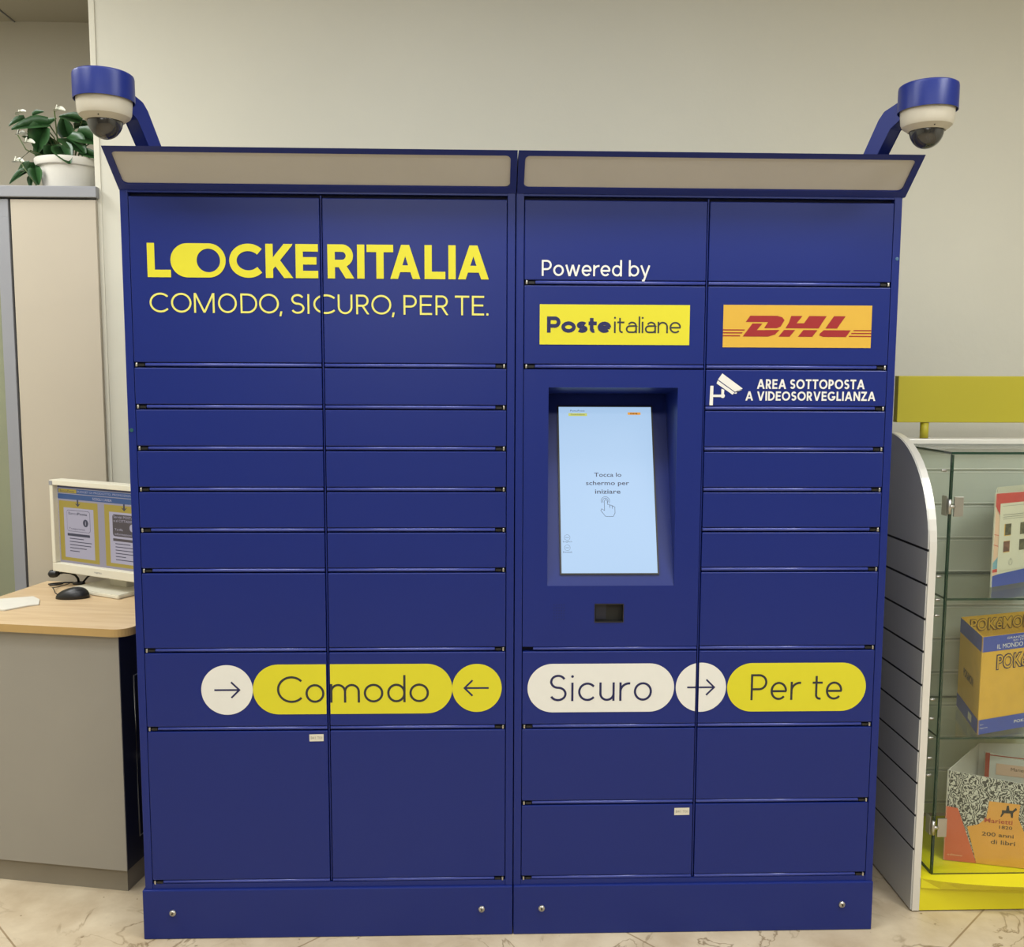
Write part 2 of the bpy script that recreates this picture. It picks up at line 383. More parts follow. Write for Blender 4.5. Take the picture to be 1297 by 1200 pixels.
def glyph(ch, w, W=None, bold=False):
    """cap height 1, stroke w -> (polys, width)."""
    if W is None: W = WID.get(ch, .6)
    if W is None: W = w
    h = w/2; q = []
    bands = (0, 1)
    def seg(*p): q.extend(ribbon(list(p), w))
    xh = XH; r = (W-w)/2
    if ch == 'L': seg((h, 0), (h, 1)); seg((0, h), (W, h))
    elif ch == 'I': seg((h, 0), (h, 1))
    elif ch == 'O': q += ribbon(arc(W/2, .5, W/2-h, .5-h, 0, 354, 60), w, True)
    elif ch == 'C':
        R_ = W/(1+cos(RAD(42))); q += ribbon(arc(R_, .5, R_-h, .5-h, 42, 318, 44), w)
    elif ch == 'G':
        R_ = W/(1+.96); q += ribbon(arc(R_, .5, R_-h, .5-h, 44, 350, 44), w); seg((W*.55, .5-h), (W-.01, .5-h))
    elif ch == 'K':
        seg((h, 0), (h, 1)); seg((h, .30), (W-.5*w-.02, 1.0), (W-.5*w-.02+.08*(W), 1.12)); seg((W*.36, .52), (W-.62*w, 0), (W-.62*w+.06, -.08))
    elif ch == 'E':
        seg((h, 0), (h, 1)); seg((0, h), (W, h)); seg((0, 1-h), (W, 1-h)); seg((0, .51), (W*.93, .51))
    elif ch in 'PRB':
        b0 = .44 if ch == 'R' else (.42 if ch == 'P' else .53)
        ry = (1-h-b0)/2; cy = b0+ry; rx = min(ry, W-h-w*.5)
        seg((h, 0), (h, 1))
        q += ribbon([(h, 1-h)]+arc(W-rx-h-(.03 if ch == 'R' else 0), cy, rx, ry, 90, -90, 18)+[(h, b0)], w)
        if ch == 'R': seg((W*.46, b0+h*.4), (W-.58*w, 0), (W-.58*w+.05, -.09))
        if ch == 'B':
            ry = (b0-h)/2; q += ribbon([(h, b0)]+arc(W-ry-h, h+ry, ry, ry, 90, -90, 18)+[(h, h)], w)
    elif ch == 'T': seg((W/2, 0), (W/2, 1)); seg((0, 1-h), (W, 1-h))
    elif ch in 'AV':
        k = w*.53
        A = [[(k-.1*(W/2-k), -.1), (W/2-.0, 1+(0.0))], [(W-k+.1*(W/2-k), -.1), (W/2, 1)]]
        dx = W/2-k*.95
        A = [[(k-.1*dx, -.1), (k+dx*1.02-w*.05, 1.02)], [(W-k+.1*dx, -.1), (W-k-dx*1.02+w*.05, 1.02)]]
        B = []
        for s_ in A: B += ribbon(s_, w)
        if ch == 'A': B += ribbon([(W*.2, .30), (W*.8, .30)], w*.92)
        else: B = [[(x, 1-y) for x, y in p_][::-1] for p_ in B]
        q += B
    elif ch == 'M':
        seg((h, 0), (h, 1)); seg((W-h, 0), (W-h, 1)); seg((h*.6, 1.06), (W/2, .02)); seg((W-h*.6, 1.06), (W/2, .02))
    elif ch == 'N': seg((h, 0), (h, 1)); seg((W-h, 0), (W-h, 1)); seg((h*.8, 1.0), (W-h*.8, 0))
    elif ch == 'D':
        rx = min(.5-h, W-w-.12); seg((h, 0), (h, 1))
        q += ribbon([(h, 1-h)]+arc(W-rx-h, .5, rx, .5-h, 90, -90, 26)+[(h, h)], w)
    elif ch == 'U':
        q += ribbon([(h, 1)]+arc(W/2, W/2, W/2-h, W/2-h, 180, 360, 24)+[(W-h, 1)], w)
    elif ch == 'S':
        ry = (1-w)/4*.98; ry2 = (1-w)/2-ry; rx = W/2-h
        q += ribbon(arc(W/2, 1-h-ry, rx*.93, ry, 25, 270, 24)+arc(W/2, h+ry2, rx, ry2, 90, -155, 24)[1:], w)
    elif ch == 'Z': seg((0, 1-h), (W, 1-h)); seg((0, h), (W, h)); seg((w*.6, h), (W-w*.6, 1-h))
    elif ch == '.': q.append([(0, 0), (w*1.1, 0), (w*1.1, w*1.1), (0, w*1.1)])
    elif ch == ',': q.append([(W*.3, w*1.15), (W*.3+w*1.05, w*1.15), (W*.3+w*.5, -w*1.4), (0, -w*1.4)]); bands = (-1, 1)
    else:
        bands = (-.4, 1.02)
        if ch == 'o': q += ribbon(arc(W/2, xh/2, W/2-h, xh/2-h, 0, 352, 44), w, True)
        elif ch == 'c':
            R_ = W/(1+cos(RAD(40))); q += ribbon(arc(R_, xh/2, R_-h, xh/2-h, 40, 320, 32), w)
        elif ch == 'e':
            q += ribbon(arc(W/2, xh/2, W/2-h, xh/2-h, -2, 318, 34), w); seg((w*.7, xh/2-.01), (W-h*.6, xh/2-.01))
        elif ch == 'm':
            seg((h, 0), (h, xh)); r2 = (W-w)/4
            for k in (0, 1):
                x0 = h+k*2*r2; q += ribbon(arc(x0+r2, xh-r2-h, r2, r2, 180, 0, 20)+[(x0+2*r2, 0)], w)
        elif ch == 'n':
            seg((h, 0), (h, xh)); r2 = (W-w)/2; q += ribbon(arc(h+r2, xh-r2-h, r2, r2, 180, 0, 20)+[(W-h, 0)], w)
        elif ch == 'r':
            seg((h, 0), (h, xh)); r2 = W-h; q += ribbon(arc(h+r2, xh-r2*.95-h, r2, r2*.95, 180, 84, 12), w)
        elif ch == 'u':
            seg((W-h, 0), (W-h, xh)); r2 = (W-w)/2; q += ribbon([(h, xh)]+arc(h+r2, r2+h, r2, r2, 180, 360, 20), w)
        elif ch in 'db':
            q += ribbon(arc(W/2, xh/2, W/2-h, xh/2-h, 0, 352, 44), w, True); x = W-h if ch == 'd' else h; seg((x, 0), (x, 1.02))
        elif ch == 'i':
            seg((h, 0), (h, xh)); d = w*.62
            q.append(disc(h, .93, max(d, .05), 14))
        elif ch == 'l': seg((h, 0), (h, 1.02))
        elif ch == 't':
            x = W*.38; q += ribbon([(x, .92)]+arc(x+.14, .14+h, .14, .14, 180, 285, 10), w); seg((0, xh-h), (W, xh-h))
        elif ch == 'a':
            x = W-h; r2 = min(W*.42, .25)
            q += ribbon([(x, 0)]+[(x, xh-r2-h)]+arc(x-r2, xh-r2-h, r2, r2, 0, 150, 16), w)
            ry = .215-h*.5; q += ribbon([(x, h+2*ry+.01)]+arc(h+ry*1.05, h+ry, ry*1.05, ry, 90, 270, 14)+arc(x-.16, h+.2, .16, .2, 270, 330, 6), w)
        elif ch == 's':
            ry = (xh-w)/4; rx = W/2-h
            q += ribbon(arc(W/2, xh-h-ry, rx*.95, ry, 30, 270, 16)+arc(W/2, h+ry, rx, ry, 90, -150, 16)[1:], w)
        elif ch == 'w':
            k = h*.9
            for a, b in (((k, xh), (W*.28, 0)), ((W*.28, 0), (W/2, xh)), ((W/2, xh), (W*.72, 0)), ((W*.72, 0), (W-k, xh))): seg(a, b)
        elif ch == 'y':
            seg((h, xh), (W*.52, .0)); seg((W-h, xh), (W*.38, -.24), (W*.20, -.26))
    cl = []
    for p in q:
        c = clip(p, (-9, 9, bands[0], bands[1]))
        if len(c) > 2: cl.append(c)
    return cl, W
def line_of(text, x0, x1, zb, H, w, sp=.16, slope=0.0):
    """stroke lettering fitted between x0 and x1, baseline zb, cap height H; letter widths stretch, strokes do not."""
    fixed = var = 0.0
    for i, ch in enumerate(text):
        W = WID.get(ch, .6)
        if ch == ' ': var += .34; continue
        if W is None: fixed += w
        else: var += W
        if i < len(text)-1: var += sp
    k = ((x1-x0)/H-fixed)/var
    x = 0.0; out = []
    for ch in text:
        if ch == ' ': x += .34*k; continue
        W = WID.get(ch, .6); g, gw = glyph(ch, w, W*k if W else None)
        out += [[(x0+(a+x)*H, zb+b*H+slope*(a+x)*H) for a, b in p] for p in g]
        x += gw+sp*k
    return out
def placed(glyphs, zb, H, w, slope=0.0, xr=0):
    out = []
    for ch, x0, x1 in glyphs:
        g, gw = glyph(ch, w, (x1-x0)/H)
        out += [[(x0+a*H, zb+b*H+slope*(x0+a*H-xr)) for a, b in p] for p in g]
    return out
def type_polys(body, x0, x1, z0, z1, bold=0.0, keep=False, align='C'):
    """built-in typeface turned into polygons, fitted to a box (keep=True: keep the aspect, fit the height)."""
    c = bpy.data.curves.new('type', 'FONT'); c.body = body; c.offset = bold; c.resolution_u = 3
    o = bpy.data.objects.new('type', c); COL.objects.link(o)
    dg = bpy.context.evaluated_depsgraph_get(); me = bpy.data.meshes.new_from_object(o.evaluated_get(dg))
    vs = [v.co.copy() for v in me.vertices]
    xs = [v.x for v in vs]; ys = [v.y for v in vs]
    sx = (x1-x0)/(max(xs)-min(xs)); sy = (z1-z0)/(max(ys)-min(ys))
    if keep: sx = sy
    ox = x0 if align == 'L' or not keep else (x0+x1)/2-(max(xs)-min(xs))*sx/2
    P = [[(ox+(vs[i].x-min(xs))*sx, z0+(vs[i].y-min(ys))*sy) for i in p.vertices] for p in me.polygons]
    bpy.data.objects.remove(o); bpy.data.curves.remove(c); bpy.data.meshes.remove(me)
    return P
FRONT = lambda x, z, l: (x, -0.0006-0.0004*l, z)
def decal(name, items, parent, f=FRONT, rect=None):
    """items: (polys, material, layer). ONE mesh of flat vinyl on the surface given by the map f."""
    bm = newbm(); mk = []; kk = 0
    for polys, mk_, lay in items:
        if mk_ not in mk: mk.append(mk_)
        i = mk.index(mk_)
        for p in polys:
            if rect: p = clip(p, rect)
            q = []
            for pt in p:
                if not q or math.hypot(pt[0]-q[-1][0], pt[1]-q[-1][1]) > 1e-6: q.append(pt)
            if len(q) > 2 and math.hypot(q[0][0]-q[-1][0], q[0][1]-q[-1][1]) < 1e-6: q.pop()
            if len(q) < 3: continue
            a = sum(q[j-1][0]*q[j][1]-q[j][0]*q[j-1][1] for j in range(len(q)))
            if a < 0: q = q[::-1]
            kk += 1; fc = bm.faces.new([bm.verts.new(f(u, v, lay+0.02*(kk % 27))) for u, v in q]); fc.material_index = i
    if not bm.faces: bm.free(); return None
    return obj(name, bm, mk, parent, smooth=False)

# ------------------------------------------------------------------ the room
YW = 0.92; XE = -1.392; ZC = 3.1; YR = 2.16
struct('floor', Bx(-3.6, 3.6, -5.2, 2.4, -0.1, 0.0), 'marble_floor')
struct('wall_back', Bx(XE, 3.5, YW, YW+0.14, 0.0, ZC), 'wall_paint')
struct('wall_recess', Bx(-3.5, XE+0.9, YR, YR+0.1, 0.0, ZC), 'wall_paint_recess')
struct('wall_left', Bx(-3.6, -3.5, -5.1, YR+0.1, 0.0, ZC), 'wall_paint')
struct('wall_right', Bx(3.5, 3.6, -5.1, YW+0.14, 0.0, ZC), 'wall_paint')
struct('wall_front', Bx(-3.6, 3.6, -5.2, -5.1, 0.0, ZC), 'wall_paint_dimmed')
struct('ceiling', Bx(-3.6, 3.6, -5.2, 2.4, ZC, ZC+0.1), 'ceiling_paint')
struct('trim_1', Bx(XE-0.004, XE+0.016, YW-0.003, YW+0.004, 0.0, ZC, bev=0.0015), 'corner_bead')
bm = newbm(); tube(bm, [(-2.22, YR-0.001, ZC-0.001), (-2.20, 1.4, ZC-0.001), (-2.18, 0.6, ZC-0.001)], 0.004, 6)
struct('trim_2', bm, 'cabinet_grey')

# ------------------------------------------------------------------ parcel lockers
U = 0.105; ZT = 1.9406; ZB = ZT-17*U
zk = lambda k: ZT-k*U
MX = 0.976; DEP = 0.58; CX = 0.4845
def rail(bm, x0, x1, z):
    tube(bm, [(x0, 0.0042, z+0.0012), (x1, 0.0042, z+0.0012)], 0.0046, 10, mi=1)
def make_door(root, x0, x1, k0, k1, hinge):
    z1 = zk(k0)-0.0065; z0 = zk(k1)+0.0068
    d = obj('door', Bx(x0, x1, 0.0, 0.02, z0, z1, bev=0.0022), 'blue_paint', root)
    bm = newbm(); xh = x0+0.006 if hinge < 0 else x1-0.006; s = 1 if hinge < 0 else -1
    lathe(bm, [(0.0, 0.0), (0.0026, 0.0), (0.0028, 0.001), (0.0028, 0.0075), (0.0022, 0.009), (0, 0.009)], (xh, 0.0012, z0-0.0105), 10, mi=0)
    box(bm, min(xh+s*0.005, xh+s*0.020), max(xh+s*0.005, xh+s*0.020), 0.0005, 0.010, z0-0.0095, z0-0.0035, mi=1)
    lab(obj('hinge', bm, ['steel', 'black_plastic'], d), 'small silver hinge pin with a black bracket')
    return d, (x0+0.001, x1-0.001, z0+0.001, z1-0.001)

def carcass(root, s, cols, splits):
    """s=-1 left module, +1 right module."""
    a, b = (-MX, -0.0012) if s < 0 else (0.0012, MX)
    bm = newbm()
    box(bm, a, a+0.0195, 0.0, DEP, 0.02, ZT+0.012, bev=0.0015)             # left post and side
    box(bm, b-0.0195, b, 0.0, DEP, 0.02, ZT+0.012, bev=0.0015)             # right post and side
    if s < 0: box(bm, a+0.0195, b-0.0195, 0.022, DEP, 0.02, ZT+0.012, mi=2)          # body behind the doors
    else:                                                                   # the body leaves room for the terminal recess
        box(bm, a+0.0195, b-0.0195, 0.20, DEP, 0.02, ZT+0.012, mi=2)
        box(bm, CX+0.002, b-0.0195, 0.022, 0.20, 0.02, ZT+0.012, mi=2)
        box(bm, a+0.0195, CX+0.002, 0.022, 0.20, 0.02, zk(11)+0.002, mi=2); box(bm, a+0.0195, CX+0.002, 0.022, 0.20, zk(4)-0.002, ZT+0.012, mi=2)
    box(bm, a+0.0195, b-0.0195, 0.001, 0.03, 0.02, ZB-0.0035, bev=0.001)   # bottom band
    box(bm, a+0.0195, b-0.0195, 0.001, 0.03, ZT+0.003, ZT+0.012)           # top band
    for x0, x1, ks, hs in splits:
        if x1 < -0.4 or 0.4 < x1 < 0.6: box(bm, (-CX if s < 0 else CX)-0.0016, (-CX if s < 0 else CX)+0.0016, 0.003, 0.03, ZB, ZT, bev=0.0008)
        for k in ks:
            rail(bm, x0+(0.028 if hs < 0 else 0.001), x1-(0.028 if hs > 0 else 0.001), zk(k))
    return obj('carcass', bm, ['blue_paint', 'blue_rail_lit', 'blue_gap_shade'], root)
def plinth(root, s):
    a, b = (-MX-0.006, -0.0012) if s < 0 else (0.0012, MX+0.001)
    o = obj('plinth', Bx(a, b, -0.006, DEP-0.03, 0.0, 0.137, bev=0.003), 'blue_paint', root)
    for x in ((-0.903, -0.084) if s < 0 else (0.077, 0.892)):
        bm = newbm()
        lathe(bm, [(0.0, 0.0), (0.0085, 0.0), (0.0085, 0.005), (0.006, 0.0075), (0.0045, 0.0075), (0.004, 0.006), (0, 0.006)], (x, -0.0055, 0.075), 18, axis=(0, -1, 0))
        box(bm, x-0.0016, x+0.0016, -0.0145, -0.0115, 0.0735, 0.0765, mi=1)
        lab(obj('lock', bm, ['steel', 'dark_steel'], o), 'small round silver plinth lock')
def canopy(root, s):
    a, b = (-MX, 0.0005) if s < 0 else (0.0030, MX+0.006)
    Y0, Z0, Y1, Z1 = -0.001, 1.9485, -0.105, 2.0295
    # sloping front tray: outline swept along x, face cut for the diffuser
    L = math.hypot(Y1-Y0, Z1-Z0); ey, ez = (Y1-Y0)/L, (Z1-Z0)/L; ny, nz = -ez, ey     # outward normal (towards viewer, down)
    bm = newbm()
    P = lambda u, v, d: (u, Y0+ey*v+ny*d, Z0+ez*v+nz*d)
    prof = [(Y0, Z0), (Y1, Z1), (0.30, Z1), (0.30, Z0+0.003)]
    ia, ib, iv0, iv1 = a+0.016, b-0.016, 0.0185, L-0.0165
    outer = [(a, 0), (b, 0), (b, L), (a, L)]
    inner = rrect(ia, ib, iv0, iv1, 0.012)
    # front ring between outer rectangle and rounded opening
    vo = [bm.verts.new(P(u, v, 0)) for u, v in outer]; vi = [bm.verts.new(P(u, v, 0)) for u, v in inner]; vd = [bm.verts.new(P(u, v, -0.006)) for u, v in inner]
    n = len(vi); q = n//4
    corner = [2, 3, 0, 1]                        # rrect starts at right-top, goes left-top, left-bottom, right-bottom
    for c in range(4):
        for i in range(q-1): bm.faces.new([vo[corner[c]], vi[(c*q+i+1) % n], vi[c*q+i]])
        bm.faces.new([vo[corner[c]], vo[corner[(c+1) % 4]], vi[(c*q+q) % n], vi[c*q+q-1]])
    for i in range(n): bm.faces.new([vi[i], vi[(i+1) % n], vd[(i+1) % n], vd[i]])
    # sides, top, underside, back
    back = [bm.verts.new((a, 0.30, Z0)), bm.verts.new((b, 0.30, Z0)), bm.verts.new((b, 0.30, Z1)), bm.verts.new((a, 0.30, Z1))]
    bm.faces.new([vo[0], back[0], back[1], vo[1]]); bm.faces.new([vo[3], vo[2], back[2], back[3]])
    bm.faces.new([vo[0], vo[3], back[3], back[0]]); bm.faces.new([vo[1], back[1], back[2], vo[2]]); bm.faces.new(back)
    c = obj('canopy', bm, 'blue_paint', root)
    bm = newbm(); prism(bm, rrect(ia, ib, iv0, iv1, 0.012), lambda u, v: P(u, v, -0.0045), lambda u, v: P(u, v, -0.009))
    lab(obj('diffuser', bm, 'diffuser', c), 'unlit greyish white light diffuser strip with rounded corners')

# ---- left module
LA = thing('parcel_locker', 'left one of the two blue parcel lockers, with large yellow lettering on its top doors', 'parcel locker', (-MX/2, 0.25, 0), group='blue parcel lockers')
rowsL = [0, 4, 5, 6, 7, 8, 9, 11, 13, 17]
cL = [(-MX+0.0205, -CX-0.0035, -1), (-CX+0.0035, -0.0222, 1)]
carcass(LA, -1, cL, [(x0, x1, rowsL[1:], h) for x0, x1, h in cL])
plinth(LA, -1); canopy(LA, -1)
DL = {}
for ci, (x0, x1, h) in enumerate(cL):
    for a, b in zip(rowsL, rowsL[1:]): DL[(ci, a)] = make_door(LA, x0, x1, a, b, h)
# ---- right module
RB = thing('parcel_locker', 'right one of the two blue parcel lockers, with the touchscreen terminal', 'parcel locker', (MX/2, 0.25, 0), group='blue parcel lockers')
rowsA = [0, 2, 4, None, 11, 13, 15, 17]; rowsB = [0, 2, 4, 5, 6, 7, 8, 9, 11, 13, 15, 17]
cR = [(0.0222, CX-0.0035, -1), (CX+0.0035, MX-0.0205, 1)]
carcass(RB, 1, cR, [(cR[0][0], cR[0][1], [2, 4, 11, 13, 15, 17], -1), (cR[1][0], cR[1][1], rowsB[1:], 1)])
plinth(RB, 1); canopy(RB, 1)
DR = {}
for a, b in ((0, 2), (2, 4), (11, 13), (13, 15), (15, 17)): DR[(0, a)] = make_door(RB, cR[0][0], cR[0][1], a, b, -1)
for a, b in zip(rowsB, rowsB[1:]): DR[(1, a)] = make_door(RB, cR[1][0], cR[1][1], a, b, 1)

# ---- lettering on the left module
H1 = 0.0835
lock = placed([('L', -0.9136, -0.856), ('C', -0.7119, -0.6304), ('K', -0.6223, -0.5545), ('E', -0.5481, -0.4925),
               ('R', -0.4691, -0.4032), ('I', -0.3956, -0.3779), ('T', -0.3718, -0.3058), ('A', -0.3134, -0.2386), ('L', -0.2279, -0.1759), ('I', -0.1683, -0.1515), ('A', -0.1443, -0.0672)], 1.7375, H1, 0.218)
tog = pill(-0.8565, -0.7207, 1.7792, 0.0418)
hole = disc(-0.7632, 1.7792, 0.0288)
# the toggle has a round hole: ring sector strip on the right plus solid left
def ring_to_outline(out, inn):
    qs = []
    n = len(inn)
    def hit(a):
        cx, cz = -0.7632, 1.7792
        best = None
        for i in range(len(out)):
            p, q_ = out[i-1], out[i]
            dx, dz = cos(a), sin(a); ex, ez = q_[0]-p[0], q_[1]-p[1]
            det = dx*(-ez)+ex*dz
            if abs(det) < 1e-12: continue
            t = ((p[0]-cx)*(-ez)+ex*(p[1]-cz))/det; s = (dx*(p[1]-cz)-dz*(p[0]-cx))/det
            if t > 0 and -1e-6 <= s <= 1+1e-6 and (best is None or t > best): best = t
        return (cx+best*cos(a), cz+best*sin(a))
    O = [hit(2*pi*i/n) for i in range(n)]
    for i in range(n): qs.append([inn[i-1], O[i-1], O[i], inn[i]])
    return qs
toggle = ring_to_outline(tog, disc(-0.7632, 1.7792, 0.0288, 120))
H2 = 0.0485
slog = placed([('C', -0.9111, -0.8648), ('O', -0.8582, -0.8079), ('M', -0.8018, -0.7509), ('O', -0.7423, -0.6959), ('D', -0.6868, -0.6453), ('O', -0.6407, -0.5916), (',', -0.5906, -0.583), ('S', -0.5617, -0.5282), ('I', -0.5206, -0.5145), ('C', -0.5059, -0.4515),
               ('U', -0.4452, -0.4086), ('R', -0.3994, -0.3668), ('O', -0.3612, -0.3117), (',', -0.3107, -0.3026), ('P', -0.2811, -0.2479), ('E', -0.2402, -0.2095), ('R', -0.2008, -0.1686), ('T', -0.1522, -0.1163), ('E', -0.1096, -0.0789), ('.', -0.0732, -0.066)], 1.6510, H2, 0.098, slope=-0.0035, xr=-0.9)
for ci in (0, 1):
    d, rc = DL[(ci, 0)]
    lab(decal('lettering', [(lock + (toggle if ci == 0 else []), 'yellow_vinyl', 1)], d, rect=rc), 'bold yellow capital lettering')
    lab(decal('slogan_lettering', [(slog, 'pale_yellow_vinyl', 1)], d, rect=rc), 'thin pale yellow capital lettering')
def arrow(cx, cz, L, hd, w, s=1):
    a = [(cx-s*L/2, cz), (cx+s*L/2-s*w*.3, cz)]
    return ribbon(a, w)+ribbon([(cx+s*(L/2-hd), cz+hd), (cx+s*L/2, cz), (cx+s*(L/2-hd), cz-hd)], w)
ZP = 0.6815
como = line_of('Co', -0.6171, -0.4945, 0.6455, 0.0715, 0.082, .11) + line_of('modo', -0.4795, -0.2223, 0.6455, 0.0715, 0.082, .13)
d0, r0 = DL[(0, 11)]; d1, r1 = DL[(1, 11)]
lab(decal('arrow_badge', [([disc(-0.7462, ZP-0.0005, 0.0665)], 'white_vinyl', 1), (arrow(-0.7466, ZP-0.0005, 0.0645, 0.021, 0.0046), 'navy_ink', 2)], d0, rect=r0), 'round white badge with a dark arrow to the right')
for d, rc in ((d0, r0), (d1, r1)):
    rc2 = (rc[0], -CX-0.0052, rc[2], rc[3]) if d is d0 else (-CX+0.0052, rc[1], rc[2], rc[3])
    lab(decal('pill_badge', [([pill(-0.6795, -0.1612, ZP, 0.0668)], 'yellow_vinyl', 1), (como, 'grey_ink', 2)], d, rect=rc2), 'yellow pill badge with thin dark lettering')
lab(decal('arrow_badge', [([disc(-0.0966, ZP+0.001, 0.0648)], 'yellow_vinyl', 1), (arrow(-0.0976, ZP+0.001, 0.0634, 0.021, 0.0046, -1), 'navy_ink', 2)], d1, rect=r1), 'round yellow badge with a dark arrow to the left')
def asset_label(d, x0, x1, z0, z1):
    tx = type_polys('B41 T01', x0+0.004, x1-0.004, (z0+z1)/2-0.0035, (z0+z1)/2+0.0035)
    lab(decal('paper_label', [([[(x0, z0), (x1, z0+0.0005), (x1, z1), (x0, z1-0.0005)]], 'sticker_paper', 1), (tx, 'ink_grey', 2)], d), 'small off white paper label')
asset_label(DL[(0, 13)][0], -0.5356, -0.4985, 0.541, 0.5605)
# ---- lettering on the right module
lab(decal('lettering', [(line_of('Powered', 0.0657, 0.2678, 1.7475, 0.0395, 0.118, .10)+line_of('by', 0.2853, 0.3395, 1.7475, 0.0395, 0.118, .06), 'white_vinyl', 1)], DR[(0, 0)][0]), 'white lettering')
px0, px1, pz0, pz1 = 0.0615, 0.4425, 1.5765, 1.677
lab(decal('logo_panel', [([[(px0, pz0), (px1, pz0), (px1, pz1), (px0, pz1)]], 'yellow_vinyl', 1),
    (line_of('Poste', 0.0800, 0.2425, 1.6062, 0.0405, 0.228, .045), 'navy_ink', 2), (line_of('italiane', 0.2500, 0.4205, 1.6062, 0.0410, 0.10, .085), 'grey_ink', 2)], DR[(0, 2)][0]), 'yellow rectangle with dark blue lettering')
# courier logo: coordinates read from its own 726-116 wide plate
dx = lambda a: 0.5281+(a-116)*(0.9095-0.5281)/(726-116)
dz = lambda b: 1.6785-(b-702)*(1.6785-1.5715)/(877-702)
T = lambda P: [(dx(a), dz(b)) for a, b in P]
red = [[(226, 746), (338, 746), (336, 772), (208, 772)], [(338, 746), (358, 752), (367, 764), (352, 790), (336, 797), (300, 797), (320, 772)], [(320, 772), (300, 797), (284, 797), (300, 772)],
       [(236, 778), (277, 778), (254, 806), (216, 806)], [(216, 806), (348, 804), (330, 823), (302, 832), (197, 832)],
       [(394, 746), (440, 746), (416, 778), (384, 778)], [(384, 776), (521, 776), (508, 797), (372, 797)], [(468, 746), (540, 746), (519, 778), (446, 778)],
       [(366, 804), (412, 804), (390, 832), (344, 832)], [(446, 804), (504, 804), (483, 832), (424, 832)],
       [(570, 746), (618, 746), (584, 797), (536, 797)], [(530, 804), (641, 804), (622, 832), (528, 832), (512, 826), (514, 818)]]
for y in (805, 817, 829):
    red.append([(116, y-2.2), (206-(y-805)*.75, y-2.2), (203-(y-805)*.75, y+2.2), (116, y+2.2)])
    red.append([(654-(y-805)*.75, y-2.2), (726, y-2.2), (726, y+2.2), (651-(y-805)*.75, y+2.2)])
lab(decal('logo_panel', [([T([(116, 702), (726, 702), (726, 877), (116, 877)])], 'courier_yellow', 1), ([T(p) for p in red], 'courier_red', 2)], DR[(1, 2)][0]), 'golden yellow rectangle with slanted red lettering')
# video surveillance notice
ic = lambda P: [(0.5281+(a-116)*(0.9095-0.5281)/610, 1.4725-(b-1038)*0.0472/76) for a, b in P]
icon = [[(70, 1036), (83, 1036), (82, 1116), (68, 1116)], [(82, 1072), (120, 1072), (120, 1082), (82, 1082)], [(a, b) for a, b in disc(122, 1077, 9, 16)],
        [(116, 1048), (128, 1052), (126, 1076), (116, 1076)], [(118, 985), (204, 1047), (172, 1060), (101, 1010)], [(100, 1014), (171, 1063), (162, 1072), (95, 1026)],
        [(203, 1051), (186, 1055), (178, 1068), (168, 1068), (174, 1062)]]
lab(decal('lettering', [([ic(p) for p in icon], 'white_vinyl', 1), (line_of('AREA SOTTOPOSTA', 0.6195, 0.8985, 1.4665, 0.0245, 0.185, .12)+line_of('A VIDEOSORVEGLIANZA', 0.5905, 0.9275, 1.4365, 0.0235, 0.185, .12), 'white_vinyl', 1)], DR[(1, 4)][0]), 'white bullet camera icon and white capital lettering')
d0, r0 = DR[(0, 11)]; d1, r1 = DR[(1, 11)]
ZQ = 0.6797
lab(decal('pill_badge', [([pill(0.036, 0.423, ZQ+.001, 0.0655)], 'white_vinyl', 1), (line_of('Sicuro', 0.0939, 0.3644, 0.6455, 0.0715, 0.082, .17), 'navy_ink', 2)], d0), 'white pill badge with thin navy lettering')
for d, rc in ((d0, r0), (d1, r1)):
    rc2 = (rc[0], CX-0.0048, rc[2], rc[3]) if d is d0 else (CX+0.0042, rc[1], rc[2], rc[3])
    lab(decal('arrow_badge', [([disc(0.4942, ZQ+.001, 0.0705 if False else 0.0668)], 'white_vinyl', 1), (arrow(0.4935, ZQ+.001, 0.0715, 0.021, 0.0046), 'navy_ink', 2)], d, rect=rc2), 'part of a round white badge with a dark arrow')
lab(decal('pill_badge', [([pill(0.564, 0.935, ZQ, 0.066)], 'yellow_vinyl', 1), (line_of('Per te', 0.6269, 0.872, 0.6450, 0.0705, 0.082, .13), 'grey_ink', 2)], d1), 'yellow pill badge with thin dark lettering')
asset_label(DR[(0, 15)][0], 0.4309, 0.4713, 0.329, 0.3495)
# small lights on the outer posts
bm = newbm(); lathe(bm, [(0.0, 0.0), (0.0048, 0.0), (0.0044, 0.002), (0.0025, 0.002), (0.002, 0.0008), (0, 0.0008)], (-0.9675, 0.0, 1.357), 14, axis=(0, -1, 0)); lab(obj('status_light', bm, 'green_led', LA), 'tiny green ring on the left post')
bm = newbm(); lathe(bm, [(0.0, 0.0), (0.0045, 0.0), (0.0038, 0.002), (0, 0.0025)], (0.9685, 0.0, 1.7964), 14, axis=(0, -1, 0)); lab(obj('status_light', bm, 'blue_led', RB), 'tiny pale blue light on the right post')
